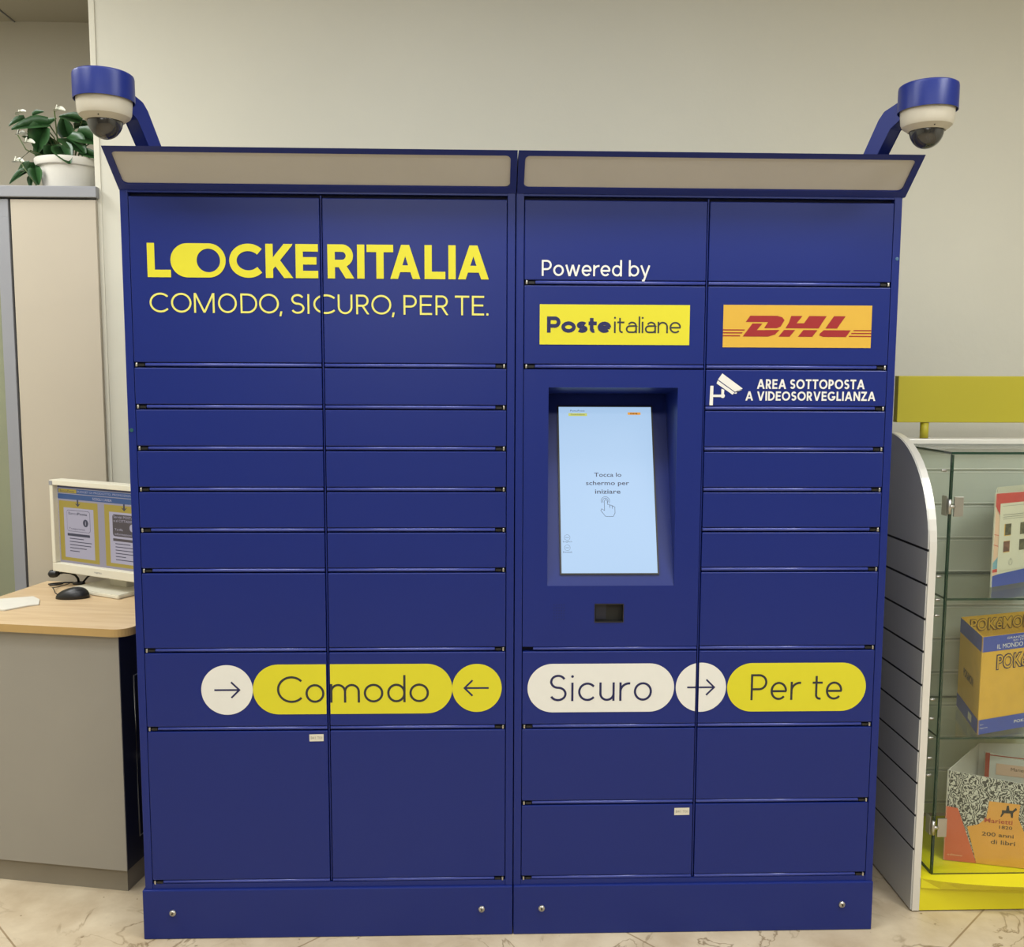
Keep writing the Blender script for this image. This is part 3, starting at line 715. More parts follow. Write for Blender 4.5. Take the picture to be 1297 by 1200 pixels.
# ---- touchscreen terminal
tx0, tx1, tz0, tz1 = cR[0][0], cR[0][1], zk(11)+0.0068, zk(4)-0.0065
hx0, hx1, hz0, hz1 = 0.0855, 0.4165, 0.954, 1.4685
TD, TZ = 0.17, 1.449
bm = newbm()
def quad(*p, mi=0):
    f = bm.faces.new([bm.verts.new(q) for q in p]); f.material_index = mi
sx0, sx1, sz0, sz1 = 0.212, 0.2845, 0.8585, 0.9045
xs = [tx0, hx0, sx0, sx1, hx1, tx1]; zs = [tz0, sz0, sz1, hz0, hz1, tz1]
for i in range(5):
    for j in range(5):
        a, b, c, d = xs[i], xs[i+1], zs[j], zs[j+1]
        if a >= hx0 and b <= hx1 and c >= hz0 and d <= hz1: continue
        if a >= sx0 and b <= sx1 and c >= sz0 and d <= sz1: continue
        quad((a, 0, c), (b, 0, c), (b, 0, d), (a, 0, d))
quad((hx0, 0, hz0), (hx1, 0, hz0), (hx1, TD, TZ), (hx0, TD, TZ))                       # sloping back of the recess
quad((hx0, 0, hz1), (hx0, TD, TZ), (hx1, TD, TZ), (hx1, 0, hz1))                       # roof
quad((hx0, 0, hz0), (hx0, TD, TZ), (hx0, 0, hz1)); quad((hx1, 0, hz0), (hx1, 0, hz1), (hx1, TD, TZ))
for a, b in (((tx0, tz0), (tx1, tz0)), ((tx1, tz0), (tx1, tz1)), ((tx1, tz1), (tx0, tz1)), ((tx0, tz1), (tx0, tz0))):
    quad((a[0], 0, a[1]), (b[0], 0, b[1]), (b[0], 0.02, b[1]), (a[0], 0.02, a[1]))
bmesh.ops.remove_doubles(bm, verts=bm.verts, dist=1e-5)
TP = obj('terminal_panel', bm, 'blue_paint', RB); lab(TP, 'blue panel with a deep sloping recess around the touchscreen')
# the carcass body must not fill the recess: cut the hole there
sl = Vector((0, TD, TZ-hz0)).normalized(); nrm = Vector((0, -sl.z, sl.y))
def SC(u, v, l):   # u across, v up the slope, measured from the recess foot
    p = Vector((0, 0, hz0))+sl*v+nrm*(0.003+0.0005*l); return (u, p.y, p.z)
su0, su1, sv0, sv1 = 0.1235, 0.3750, 0.0325, 0.4850
sw, sh = su1-su0, sv1-sv0
fx = lambda a: su0+sw*a
fz = lambda b: sv1-sh*b
itm = [([[(su0, sv0), (su1, sv0), (su1, sv1), (su0, sv1)]], 'screen_glow', 1)]
tw = lambda t, a0, a1, b0, b1, **k: type_polys(t, fx(a0), fx(a1), fz(b1), fz(b0), **k)
itm += [(tw('Tocca lo', .365, .655, .405, .43, bold=.012)+tw('schermo per', .275, .735, .455, .488, bold=.012)+tw('iniziare', .37, .64, .507, .532, bold=.012), 'screen_ink', 2)]
itm += [(tw('PuntoPoste', .125, .28, .019, .029), 'screen_ink', 2), ([[(fx(.105), fz(.057)), (fx(.305), fz(.057)), (fx(.305), fz(.039)), (fx(.105), fz(.039))]], 'screen_yellow', 2), (tw('Posteitaliane', .13, .28, .043, .052), 'screen_ink', 3),
        ([[(fx(.745), fz(.049)), (fx(.885), fz(.049)), (fx(.885), fz(.033)), (fx(.745), fz(.033))]], 'screen_orange', 2), (tw('DHL', .775, .86, .036, .046, bold=.02), 'courier_red', 3)]
for b, t in ((.792, 'English'), (.852, 'Deutsch')):
    itm += [(ribbon(disc(fx(.065), fz(b), .0075, 20), .0006, True)+[[(fx(.045), fz(b-.001)), (fx(.085), fz(b-.001)), (fx(.085), fz(b+.001)), (fx(.045), fz(b+.001))]], 'screen_ink', 2), (tw(t, .02, .115, b+.021, b+.030), 'screen_ink', 2)]
hk = lambda P: [(fx(a), fz(b)) for a, b in P]
hand = hk([(.465, .575), (.465, .632), (.435, .622), (.425, .632), (.475, .668), (.555, .668), (.575, .648), (.575, .612), (.552, .604), (.548, .622), (.545, .602), (.525, .600), (.522, .618), (.518, .596), (.497, .596), (.497, .575), (.481, .566)])
itm += [(ribbon(hand, .0011, True)+ribbon(arc(fx(.477), fz(.575), .0072, .0072, -40, 220, 18), .0010)+ribbon(arc(fx(.477), fz(.575), .0112, .0112, -30, 210, 18), .0010), 'screen_ink', 2)]
scr = decal('screen', itm, TP, f=SC); lab(scr, 'glowing pale blue touchscreen')
bm = newbm()
for a, b, c, d in ((su0-.004, su1+.004, sv0-.004, sv0), (su0-.004, su1+.004, sv1, sv1+.004), (su0-.004, su0, sv0, sv1), (su1, su1+.004, sv0, sv1)):
    prism(bm, [(a, c), (b, c), (b, d), (a, d)], lambda u, v: SC(u, v, -5.5), lambda u, v: SC(u, v, 3))
obj('screen_bezel', bm, 'dark_steel', TP)
bm = newbm()
box(bm, sx0-.002, sx1+.002, -0.0012, 0.012, sz0-.002, sz0); box(bm, sx0-.002, sx1+.002, -0.0012, 0.012, sz1, sz1+.002)
box(bm, sx0-.002, sx0, -0.0012, 0.012, sz0, sz1); box(bm, sx1, sx1+.002, -0.0012, 0.012, sz0, sz1)
box(bm, sx0, sx1, 0.016, 0.02, sz0, sz1, mi=1); box(bm, sx0+.003, sx0+.03, 0.0145, 0.0165, sz0+.003, sz1-.003, mi=2)
lab(obj('scanner_window', bm, ['dark_steel', 'shadow_black', 'desk_dark'], TP), 'small black scanner window with a metal frame')
bm = newbm()
for i in range(5):
    for j in range(6): lathe(bm, [(0.0, 0.0), (0.0012, 0.0), (0.0012, 0.0005), (0, 0.0005)], (0.104+i*.0065, 0.0, 0.866+j*.0075), 6, axis=(0, -1, 0))
obj('speaker_grille', bm, 'blue_gap_shade', TP)

# ------------------------------------------------------------------ dome cameras on their arms
def dome_camera(s, label):
    cx, cy = s*0.945 + (0.0 if s < 0 else 0.013), -0.155
    bx, by = s*0.888, -0.015
    t = thing('security_camera', label, 'security camera', (bx, by, 2.0295), group='dome cameras over the lockers')
    zt = 2.1755
    bm = newbm()
    prof = [(0.0, 0.0), (0.0615, 0.0), (0.0655, -0.003), (0.0665, -0.008), (0.0665, -0.060), (0.0645, -0.060), (0.0635, -0.050), (0, -0.050)]
    lathe(bm, prof, (cx, cy, zt), 56); obj('collar', bm, 'blue_paint', t)
    bm = newbm()
    lathe(bm, [(0.0, -0.045), (0.060, -0.045), (0.0605, -0.058), (0.0585, -0.086), (0.055, -0.094), (0.041, -0.105), (0.039, -0.104), (0, -0.100)], (cx, cy, zt), 56); h = obj('housing', bm, 'camera_white', t)
    bm = newbm(); lathe(bm, [(0.0, 0.0), (0.0017, 0.0), (0.0017, 0.001), (0, 0.001)], (cx-s*0.004, cy-0.047, zt-0.1), 8, axis=(0, -0.75, -0.66)); obj('screw', bm, 'dark_steel', h)
    bm = newbm()
    n = 14; lathe(bm, [(0.0385*cos(pi/2*i/n), -0.102-0.042*sin(pi/2*i/n)) for i in range(n)]+[(0, -0.144)], (cx, cy, zt), 48); lab(obj('dome', bm, 'smoked_dome', t), 'dark smoked dome')
    # bent arm: flat box section in the vertical plane from its foot to the collar
    d = Vector((cx-bx, cy-by, 0)); L = d.length; d.normalize(); w = Vector((-d.y, d.x, 0))*0.019
    prof = [(-0.026, 0.0), (0.026, 0.0), (0.066, 0.066), (L-0.04, 0.090), (L-0.04, 0.131), (0.046, 0.110), (0.030, 0.094)]
    bm = newbm()
    f = lambda k: (lambda a, b: Vector((bx, by, 2.0295))+d*a+w*k+Vector((0, 0, b)))
    fs = prism(bm, prof, f(-1), f(1))
    bmesh.ops.bevel(bm, geom=list(bm.edges), offset=0.0015, segments=2, affect='EDGES')
    a = obj('arm', bm, 'blue_paint', t)
    bm = newbm(); ff = f(0)
    p = ff(0.0, 0.0); 
    prism(bm, [(-0.040, 0.0), (0.040, 0.0), (0.036, 0.006), (-0.036, 0.006)], f(-1.5), f(1.5)); obj('foot_plate', bm, 'blue_paint', t)
    return t
dome_camera(-1, 'white dome camera in a blue collar above the left end of the blue lockers')
dome_camera(1, 'white dome camera in a blue collar above the right end of the blue lockers')

# ------------------------------------------------------------------ storage cabinet in the recess, with the plant
cx1 = -1.396; cy0 = 0.90; ctop = 2.127
CAB = thing('storage_cabinet', 'tall beige cabinet with grey top and glass door, behind the desk', 'cabinet', (-2.0, 1.12, 0))
bm = newbm(); box(bm, -2.66, cx1-0.006, 1.33, 1.35, 0.0, ctop-0.037); box(bm, cx1-0.026, cx1-0.006, cy0+0.02, 1.33, 0.0, ctop-0.037); box(bm, -2.66, -2.64, cy0+0.02, 1.33, 0.0, ctop-0.037); box(bm, -2.64, cx1-0.026, cy0+0.02, 1.33, 0.0, 0.08)
box(bm, -1.705, -1.688, cy0+0.02, 1.33, 0.08, ctop-0.037)
obj('body', bm, 'cabinet_grey', CAB)
obj('top_panel', Bx(-2.68, cx1+0.013, cy0-0.012, cy0+0.0165, ctop-0.037, ctop, bev=0.002), 'cabinet_grey', CAB)
obj('top_board', Bx(-2.68, cx1-0.002, cy0+0.0165, 1.36, ctop-0.037, ctop), 'cabinet_grey', CAB)
d = obj('door', Bx(-1.674, cx1+0.006, cy0, cy0+0.018, 0.06, ctop-0.043, bev=0.0015), 'cabinet_beige', CAB); lab(d, 'plain beige door')
bm = newbm()
for a, b, c, e in ((-2.64, -1.682, ctop-0.103, ctop-0.043), (-2.64, -1.682, 0.06, 0.12), (-1.722, -1.682, 0.12, ctop-0.103), (-2.64, -2.60, 0.12, ctop-0.103)): box(bm, a, b, cy0, cy0+0.018, c, e, bev=0.001)
g = obj('glass_door', bm, 'cabinet_grey', CAB); lab(g, 'grey framed glass door')
obj('pane', Bx(-2.602, -1.72, cy0+0.007, cy0+0.011, 0.118, ctop-0.101), 'frosted_glass', g)
for z in (0.50, 0.90, 1.30, 1.70): obj('shelf', Bx(-2.638, -1.706, cy0+0.03, 1.328, z, z+0.018), 'cabinet_grey', CAB)
names = [('green', 'folder_green'), ('yellow', 'folder_yellow')]
tiers = ['lowest', 'second lowest', 'second highest', 'highest']
for si, z in enumerate((0.918, 1.318)):
    for k in range(4):
        c, mk = names[(k+si) % 2]
        bm = newbm(); x0 = -2.30+0.01*k; x1_ = -1.712-0.004*((k*3+si) % 3); zz = z+0.062*k
        box(bm, x0, x1_, cy0+0.045, 1.2, zz+0.001, zz+0.006); box(bm, x0, x1_, cy0+0.045, 1.2, zz+0.054, zz+0.059); box(bm, x0, x1_, cy0+0.045, cy0+0.05, zz+0.006, zz+0.054); box(bm, x0+0.006, x1_-0.006, cy0+0.052, 1.195, zz+0.006, zz+0.054, mi=1)
        o = obj('paper_folder', bm, [mk, 'paper_white'])
        tag(o, '%s paper folder behind the glass door, %s of the %s pile' % (c, tiers[k], 'lower' if si == 0 else 'upper'), 'folder', 'folders behind the glass door')
# plant
rnd = random.Random(4)
px, py = -1.535, 1.06
PL = thing('potted_plant', 'green leafy plant with white flowers in a white pot on the cabinet', 'plant', (px, py, ctop))
bm = newbm(); lathe(bm, [(0.0, 0.0), (0.083, 0.0), (0.087, 0.006), (0.102, 0.088), (0.112, 0.090), (0.116, 0.098), (0.116, 0.114), (0.110, 0.116), (0.104, 0.110), (0.101, 0.095), (0, 0.095)], (px, py, ctop), 56)
POT = obj('pot', bm, 'pot_white', PL)
bm = newbm(); lathe(bm, [(0, 0.0), (0.1, 0.0), (0.1, 0.004), (0, 0.008)], (px, py, ctop+0.094), 32); obj('soil', bm, 'soil', POT)
leaves = newbm(); stems = newbm()
def leaf(bm, base, d, nrm_, L, wd, heart=True, fold=0.18):
    d = Vector(d).normalized(); n = Vector(nrm_); n = (n-d*n.dot(d)).normalized(); s = d.cross(n)
    ts = [0.0, 0.1, 0.25, 0.42, 0.6, 0.78, 0.92, 1.0]
    ws = [0.30, 0.78, 1.0, 0.96, 0.74, 0.44, 0.18, 0.0] if heart else [0.1, 0.5, 0.8, 1, 0.9, 0.6, 0.25, 0]
    mid = []; lf = []; rg = []
    for t, w in zip(ts, ws):
        c = Vector(base)+d*(L*t)-n*(L*0.22*t*t)
        back = -d*(L*0.10) if (heart and t == 0.1) else Vector((0, 0, 0))
        mid.append(bm.verts.new(c))
        lf.append(bm.verts.new(c+s*(wd*w/2)+n*(wd*w*fold)+back)); rg.append(bm.verts.new(c-s*(wd*w/2)+n*(wd*w*fold)+back))
    for i in range(len(ts)-1):
        for A in (lf, rg):
            q = [mid[i], mid[i+1], A[i+1], A[i]]
            f = bm.faces.new(q if i < len(ts)-2 else q[:3]); f.smooth = True
# leaf tips laid out around the pot: offset from the pot centre in metres, length, width
LV = [(-.14, -.02, .255, -.9, -.35, .065, .045), (-.125, 0, .27, .7, .3, .05, .035), (-.055, -.03, .235, -1, -.1, .13, .075), (-.065, -.05, .225, -.4, -.9, .10, .085), (.045, 0, .255, -.9, .3, .09, .05), (.01, .02, .235, .9, .35, .07, .05),
      (.035, -.03, .20, 1, -.25, .12, .08), (.01, -.05, .185, .8, -.5, .10, .09), (-.06, .02, .195, -.5, -.7, .09, .08), (-.09, -.02, .17, .2, -1, .08, .06), (-.15, 0, .205, .6, -.2, .06, .045), (-.11, .03, .19, -.6, .3, .07, .055),
      (.09, -.02, .14, 1, -.3, .09, .045), (.12, 0, .125, .8, -.5, .08, .04), (.06, -.06, .135, 1, -.2, .09, .04), (.13, .03, .16, .3, .9, .06, .035), (-.04, -.05, .16, .2, -.9, .08, .07), (-.02, .04, .21, -.2, .9, .08, .06),
      (-.105, -.07, .085, -.9, -.4, .075, .055), (-.10, -.06, .10, .1, -1, .075, .06), (-.115, -.07, .07, -.9, -.5, .085, .04), (-.085, -.085, .075, .15, -1, .06, .05), (-.15, -.05, .085, .8, .1, .04, .03), (-.10, -.07, .05, -.3, -.7, .045, .04),
      (.0, -.08, .15, .5, -.6, .09, .07), (.05, .03, .18, .6, .3, .10, .07), (-.08, -.02, .215, .5, .5, .07, .055)]
for ox, oy, oz, dx_, dz_, L, wd in LV:
    b = Vector((px+ox, py+oy, ctop+oz)); dd = Vector((dx_, rnd.uniform(-.5, .1), dz_))
    leaf(leaves, b, dd, (rnd.uniform(-.3, .3), -.75, .6), L, wd)
    st = Vector((px+ox*.25, py+oy*.2, ctop+0.098))
    if oz > 0.1: tube(stems, [st, st.lerp(b, .5)+Vector((0, 0, .03)), b], 0.0022, 6)
for pts in ([(-.03, -.04, .11), (-.10, -.08, .135), (-.135, -.09, .10), (-.11, -.09, .06), (-.075, -.1, .012)], [(-.06, -.04, .11), (-.12, -.07, .14), (-.15, -.06, .19)], [(-.03, -.02, .1), (-.03, -.03, .2), (-.035, -.03, .28)]):
    tube(stems, [(px+a, py+b, ctop+c) for a, b, c in pts], 0.0022, 6)
for ox, oy, oz, dx_, dz_ in [(-.035, -.03, .28, .8, .1), (-.165, -.04, .195, .9, .05), (-.135, -.05, .165, .8, .1), (-.175, -.05, .1, .9, .15), (-.165, -.03, .262, .6, .3), (-.145, -.06, .065, .8, .2)]:
    fl = newbm(); leaf(fl, (px+ox, py+oy, ctop+oz), (dx_, -.3, dz_), (0, -.5, .8), 0.046, 0.034, heart=False, fold=0.3)
    tube(fl, [(px+ox+.004, py+oy, ctop+oz), (px+ox+.012, py+oy-.004, ctop+oz+.02)], 0.0025, 6)
    lab(obj('flower', fl, 'spathe_white', PL, smooth=False), 'small white flower')
obj('leaves', leaves, 'leaf_green', PL, smooth=False); obj('stems', stems, 'stem_green', PL)

# ------------------------------------------------------------------ desk with monitor
DK = thing('desk', 'grey desk with a light wood top, left of the blue lockers', 'desk', (-1.105, 0.215, 0), RAD(-11), local=True)
DZ = 0.79
bm = newbm()
prism(bm, [(-0.585, -0.018)]+arc(0.036-0.045, -0.018+0.045, 0.045, 0.045, 270, 360, 8)+[(0.036, 0.40), (-0.02, 0.52), (-0.585, 0.52)], lambda a, b: (a, b, DZ-0.023), lambda a, b: (a, b, DZ-0.0005))
for f in bm.faces:
    f.material_index = 1 if abs(f.normal.z) < 0.5 else 0
bm.normal_update()
for f in bm.faces: f.material_index = 1 if abs(f.normal.z) < 0.5 else 0
lab(obj('desktop', bm, ['desk_wood', 'desk_edge'], DK), 'light wood desktop with a rounded corner')
obj('front_panel', Bx(-0.57, 0.0, 0.0, 0.005, 0.072, DZ-0.023, bev=0.001), 'desk_grey', DK)
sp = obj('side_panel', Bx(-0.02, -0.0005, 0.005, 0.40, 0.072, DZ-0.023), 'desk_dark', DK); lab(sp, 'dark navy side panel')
bm = newbm(); tube(bm, [(0.001, 0.07, 0.63), (0.001, 0.07, 0.145), (0.001, 0.36, 0.145), (0.001, 0.36, 0.63)], 0.0022, 6, closed=True); obj('trim_line', bm, 'steel', sp)
bm = newbm(); lathe(bm, [(0.0, 0.0), (0.007, 0.0), (0.006, 0.012), (0.011, 0.016), (0.011, 0.022), (0, 0.025)], (-0.001, 0.105, 0.375), 16, axis=(1, 0, 0)); obj('knob', bm, 'steel', sp)
obj('panel_back', Bx(-0.57, -0.02, 0.38, 0.40, 0.072, DZ-0.023), 'desk_grey', DK)
obj('plinth', Bx(-0.56, -0.012, 0.02, 0.39, 0.0, 0.072), 'desk_plinth', DK)

MN = thing('computer_monitor', 'white computer monitor showing a page of yellow panels on the desk', 'monitor', (-1.313, 0.650, DZ), RAD(-29), local=True)
mw, mh, mz = 0.44/2, 0.306, 0.055
bm = newbm()
bt, bs, bb = 0.017, 0.016, 0.029
for a, b, c, e in ((-mw, mw, mz, mz+bb), (-mw, mw, mz+mh-bt, mz+mh), (-mw, -mw+bs, mz+bb, mz+mh-bt), (mw-bs, mw, mz+bb, mz+mh-bt)): box(bm, a, b, -0.02, 0.03, c, e, bev=0.002)
box(bm, -mw+0.004, mw-0.004, 0.0, 0.045, mz+0.006, mz+mh-0.006, bev=0.008)
hs = obj('housing', bm, 'monitor_white', MN)
box_bm = Bx(-mw+0.001, -mw+0.016, -0.0215, -0.0195, mz+mh-0.017, mz+mh-0.003); lab(obj('sticker', box_bm, 'cabinet_grey', hs), 'small grey square sticker')
bm = newbm(); decal('maker_name', [(type_polys('FUJITSU', -0.017, 0.017, mz+0.0105, mz+0.0165, bold=.01), 'cabinet_grey', 1)], hs, f=lambda a, b, l: (a, -0.0206, b))
ax0, ax1, az0, az1 = -mw+bs, mw-bs, mz+bb, mz+mh-bt
ux = lambda a: ax0+(a)*(ax1-ax0)
uz = lambda b: az1-b*(az1-az0)
Rct = lambda a0, a1, b0, b1: [[(ux(a0), uz(b1)), (ux(a1), uz(b1)), (ux(a1), uz(b0)), (ux(a0), uz(b0))]]
it = [(Rct(0, 1, 0, 1), 'lcd_grey', 0), (Rct(0, 1, 0, .035), 'lcd_dark', 1), (Rct(0, 1, .043, .102), 'lcd_blue', 1), (Rct(.01, .225, .048, .097), 'lcd_yellow', 2), (Rct(0, 1, .112, .178), 'lcd_blue', 1)]
tp = lambda t, a0, a1, b0, b1, **k: type_polys(t, ux(a0), ux(a1), uz(b1), uz(b0), **k)
it += [(tp('BUDGET DI PRODOTTO, PROMOZIONI, CAMPI', .235, .98, .058, .088), 'lcd_white', 2), (tp("SCEGLI L'AREA", .41, .63, .13, .162, bold=.01), 'lcd_white', 2), (tp('BancoPosta', .03, .2, .06, .088), 'lcd_dark', 3)]
CW = 0.455
for k in range(2):
    o = 0.01+k*0.53
    F = lambda a: o+a*CW
    it += [(Rct(F(0), F(1), .2, .97), 'lcd_yellow', 1), (Rct(F(.12), F(.89), .285, .925), 'lcd_white', 2)]
    it += [(Rct(F(.475), F(.515), .178, .235), 'lcd_dark', 3), ([[(ux(F(.42)), uz(.22)), (ux(F(.495)), uz(.265)), (ux(F(.57)), uz(.22)), (ux(F(.495)), uz(.238))]], 'lcd_dark', 3)]
    dark = k == 1
    it += [([rrect(ux(F(.2)), ux(F(.8)), uz(.585), uz(.312), 0.009)], 'lcd_brown' if dark else 'lcd_dark', 3)]
    if not dark: it += [([rrect(ux(F(.2))+.0012, ux(F(.8))-.0012, uz(.585)+.0012, uz(.312)-.0012, 0.008)], 'lcd_white', 4)]
    ink = 'lcd_white' if dark else 'lcd_dark'
    if dark: it += [(tp('Servizi POSTALI', F(.23), F(.77), .327, .357)+tp('e al CITTADINO', F(.23), F(.77), .375, .405)+tp('Tariffe', F(.25), F(.45), .485, .512)+tp('informazioni', F(.25), F(.66), .54, .568), ink, 5)]
    else: it += [(tp('Banco', F(.25), F(.48), .338, .370)+tp('Posta', F(.485), F(.73), .338, .370, bold=.02)+tp('Trasparenza', F(.25), F(.66), .535, .568), ink, 5)]
    it += [([disc(ux(F(.685)), uz(.465), .0125, 24)], 'lcd_white' if dark else 'lcd_dark', 5), (tp('i', F(.676), F(.694), .438, .490, bold=.01), 'lcd_dark' if dark else 'lcd_white', 6)]
    it += [(Rct(F(.2), F(.78), .612, .645), 'lcd_brown' if dark else 'lcd_dark', 3)]
    for q_ in range(6 if dark else 5): it += [(Rct(F(.25), F((.62, .82, .8, .68, .5, .7)[q_]), .672+q_*.04, .682+q_*.04), 'lcd_dark', 3)]
lab(decal('screen', it, MN, f=lambda a, b, l: (a, -0.0005-0.0003*l, b)), 'lit screen with blue bars and yellow panels')
obj('stand', Bx(-0.035, 0.045, 0.05, 0.09, 0.01, mz+0.12, bev=0.004), 'monitor_white', MN)
bm = newbm(); prism(bm, [(-0.118, -0.044), (0.118, -0.044), (0.118, 0.13), (-0.118, 0.13)], lambda a, b: (a, b, 0.0), lambda a, b: (a, b, 0.013)); bmesh.ops.bevel(bm, geom=list(bm.edges), offset=0.003, segments=2, affect='EDGES')
obj('base', bm, 'monitor_white', MN)
bm = newbm()
prof = []
ms = thing('computer_mouse', 'black computer mouse on the light wood desktop', 'mouse', (-1.385, 0.582, DZ), RAD(4), local=True)
bmesh.ops.create_uvsphere(bm, u_segments=24, v_segments=14, radius=1.0)
for v in bm.verts:
    x, y, z = v.co; top = max(z, 0)
    v.co = (x*0.052, y*0.030, (top**0.85)*0.034*(1-0.25*(-x)) if z > 0 else 0.0)
for f in bm.faces: f.smooth = True
bmesh.ops.remove_doubles(bm, verts=bm.verts, dist=1e-5); obj('shell', bm, 'black_plastic', ms)
bm = newbm(); tube(bm, [(-0.045, 0.008, 0.006), (-0.06, 0.02, 0.012), (-0.075, 0.045, 0.022), (-0.095, 0.09, 0.014), (-0.10, 0.15, 0.003), (-0.08, 0.2, 0.003)], 0.0016, 6); obj('cable', bm, 'black_plastic', ms)
mc = thing('desk_microphone', 'small black gooseneck microphone beside the monitor foot', 'microphone', (-1.455, 0.80, DZ), local=False)
bm = newbm()
P = [(-1.505, 0.758, 0.832), (-1.488, 0.76, 0.835), (-1.468, 0.765, 0.832), (-1.457, 0.775, 0.822), (-1.453, 0.785, 0.808), (-1.453, 0.79, 0.794)]
tube(bm, P, 0.004, 8); obj('gooseneck', bm, 'black_plastic', mc)
bm = newbm(); lathe(bm, [(0.0, 0.0), (0.006, 0.0), (0.012, 0.008), (0.0135, 0.02), (0.012, 0.03), (0.005, 0.036), (0, 0.037)], (-1.503, 0.758, 0.832), 18, axis=(-1, 0, -0.05)); obj('windshield', bm, 'black_plastic', mc)
bm = newbm(); lathe(bm, [(0.0, 0.0), (0.02, 0.0), (0.02, 0.004), (0.006, 0.008), (0, 0.008)], (-1.453, 0.79, DZ), 20); obj('foot', bm, 'black_plastic', mc)
bm = newbm(); tube(bm, [(-1.44, 0.79, 0.794), (-1.42, 0.785, 0.815), (-1.39, 0.775, 0.833), (-1.36, 0.76, 0.84)], 0.0033, 8); tube(bm, [(-1.47, 0.79, DZ+.004), (-1.5, 0.79, DZ+.004), (-1.525, 0.778, DZ+.004), (-1.542, 0.763, DZ+.004), (-1.53, 0.752, DZ+.004), (-1.51, 0.76, DZ+.004), (-1.5, 0.775, DZ+.004)], 0.0028, 8); obj('cable', bm, 'black_plastic', mc)
bm = newbm()
prism(bm, [(-1.601, 0.555), (-1.512, 0.589), (-1.472, 0.545), (-1.446, 0.483), (-1.47, 0.47), (-1.515, 0.412), (-1.62, 0.43)], lambda a, b: (a, b, DZ+0.0005), lambda a, b: (a, b, DZ+0.004))
tag(obj('folded_paper', bm, 'paper_white'), 'crumpled white paper slip lying at the left edge of the desktop', 'paper')

# ------------------------------------------------------------------ display stand with glass showcase
YB = 0.45; X0 = 1.146; X1 = 2.0
ST = thing('display_stand', 'grey slatwall display stand with glass showcase and yellow base', 'display stand', (1.57, 0.35, 0))
def side(xa, xb):
    yf, yb_ = 0.076, 0.66; zs_ = 1.02; zt_ = 1.332
    def outline(k):   # arch outline, grooves cut into the outer skin as separate boards
        return [(yf, 0.0), (yf, zs_)]+[(yf+0.285-0.285*cos(t), zs_+(zt_-zs_)*sin(t)) for t in [pi/2*i/16 for i in range(1, 17)]]+[(yb_-0.285+0.285*sin(t), zs_+(zt_-zs_)*cos(t)) for t in [pi/2*i/16 for i in range(1, 17)]]+[(yb_, 0.0)]
    bm = newbm()
    prism(bm, outline(0), lambda a, b: (xa+0.004, a, b+0.004), lambda a, b: (xb, a, b+0.004), mi=1)
    s = obj('side_panel', bm, ['stand_grey', 'stand_edge'], ST)
    return s, outline(0)
for xa, xb, sg in ((1.122, 1.146, 1), (X1, X1+0.024, -1)):
    s, ol = side(xa, xb)
    # slatted outer skin: boards between dark grooves
    gz = [0.184, 0.282, 0.376, 0.468, 0.561, 0.656, 0.750, 0.841, 0.936, 1.031]
    bm = newbm(); lo = 0.006
    for g in gz+[None]:
        hi = (g-0.0035) if g else 9
        pl = [(a, b+0.004) for a, b in ol]
        c = clip([(min(max(a, 0.079), 0.657), b-0.001) for a, b in pl], (0, 2, lo, hi))
        q = []
        for p_ in c:
            if not q or math.hypot(p_[0]-q[-1][0], p_[1]-q[-1][1]) > 1e-5: q.append(p_)
        if math.hypot(q[0][0]-q[-1][0], q[0][1]-q[-1][1]) < 1e-5: q.pop()
        if sg > 0: prism(bm, q, lambda a, b: (xa, a, b), lambda a, b: (xa+0.0038, a, b))
        else: prism(bm, q, lambda a, b: (xb-0.0002, a, b), lambda a, b: (xb+0.0036, a, b))
        lo = (g+0.0035) if g else 0
    obj('slat_skin', bm, 'stand_grey', s)
    bm = newbm()
    for g in gz: box(bm, (xa+0.0015) if sg > 0 else xb, (xa+0.0039) if sg > 0 else (xb+0.0015), 0.080, 0.656, g-0.0034, g+0.0034)
    obj('groove', bm, 'shadow_black', s)
# slatted back
bm = newbm(); gzb = sorted(1.213-0.1065*i for i in range(11))
box(bm, X0, X1, YB+0.006, YB+0.022, 0.11, 1.305)
lo = 0.11
for g in gzb+[1.309]:
    box(bm, X0, X1, YB, YB+0.006, lo, g-0.007, bev=0.0012); lo = g+0.007
bk = obj('back_panel', bm, 'slat_grey', ST)
bm = newbm()
for g in gzb: box(bm, X0, X1, YB-0.0012, YB+0.0055, g+0.0032, g+0.0072); box(bm, X0, X1, YB-0.0012, YB+0.0055, g-0.0072, g-0.0042)
obj('slat_rail', bm, 'rail_silver', bk)
obj('top_ledge', Bx(X0, X1, YB-0.035, YB+0.04, 1.290, 1.312, bev=0.002), 'stand_edge', ST)
# yellow base with a bowed lid
bm = newbm()
fr = [(X0+0.001+(X1-X0-0.002)*i/16, 0.074-0.055*sin(pi*(i/16)**0.8)) for i in range(17)]
prism(bm, fr+[(X1-0.001, YB), (X0+0.001, YB)], lambda a, b: (a, b, 0.100), lambda a, b: (a, max(b, 0.071-0.02*sin(pi*(a-X0)/(X1-X0))), 0.072))
box(bm, X0+0.001, X1-0.001, 0.078, YB, 0.004, 0.0715)
obj('base', bm, 'stand_yellow', ST)
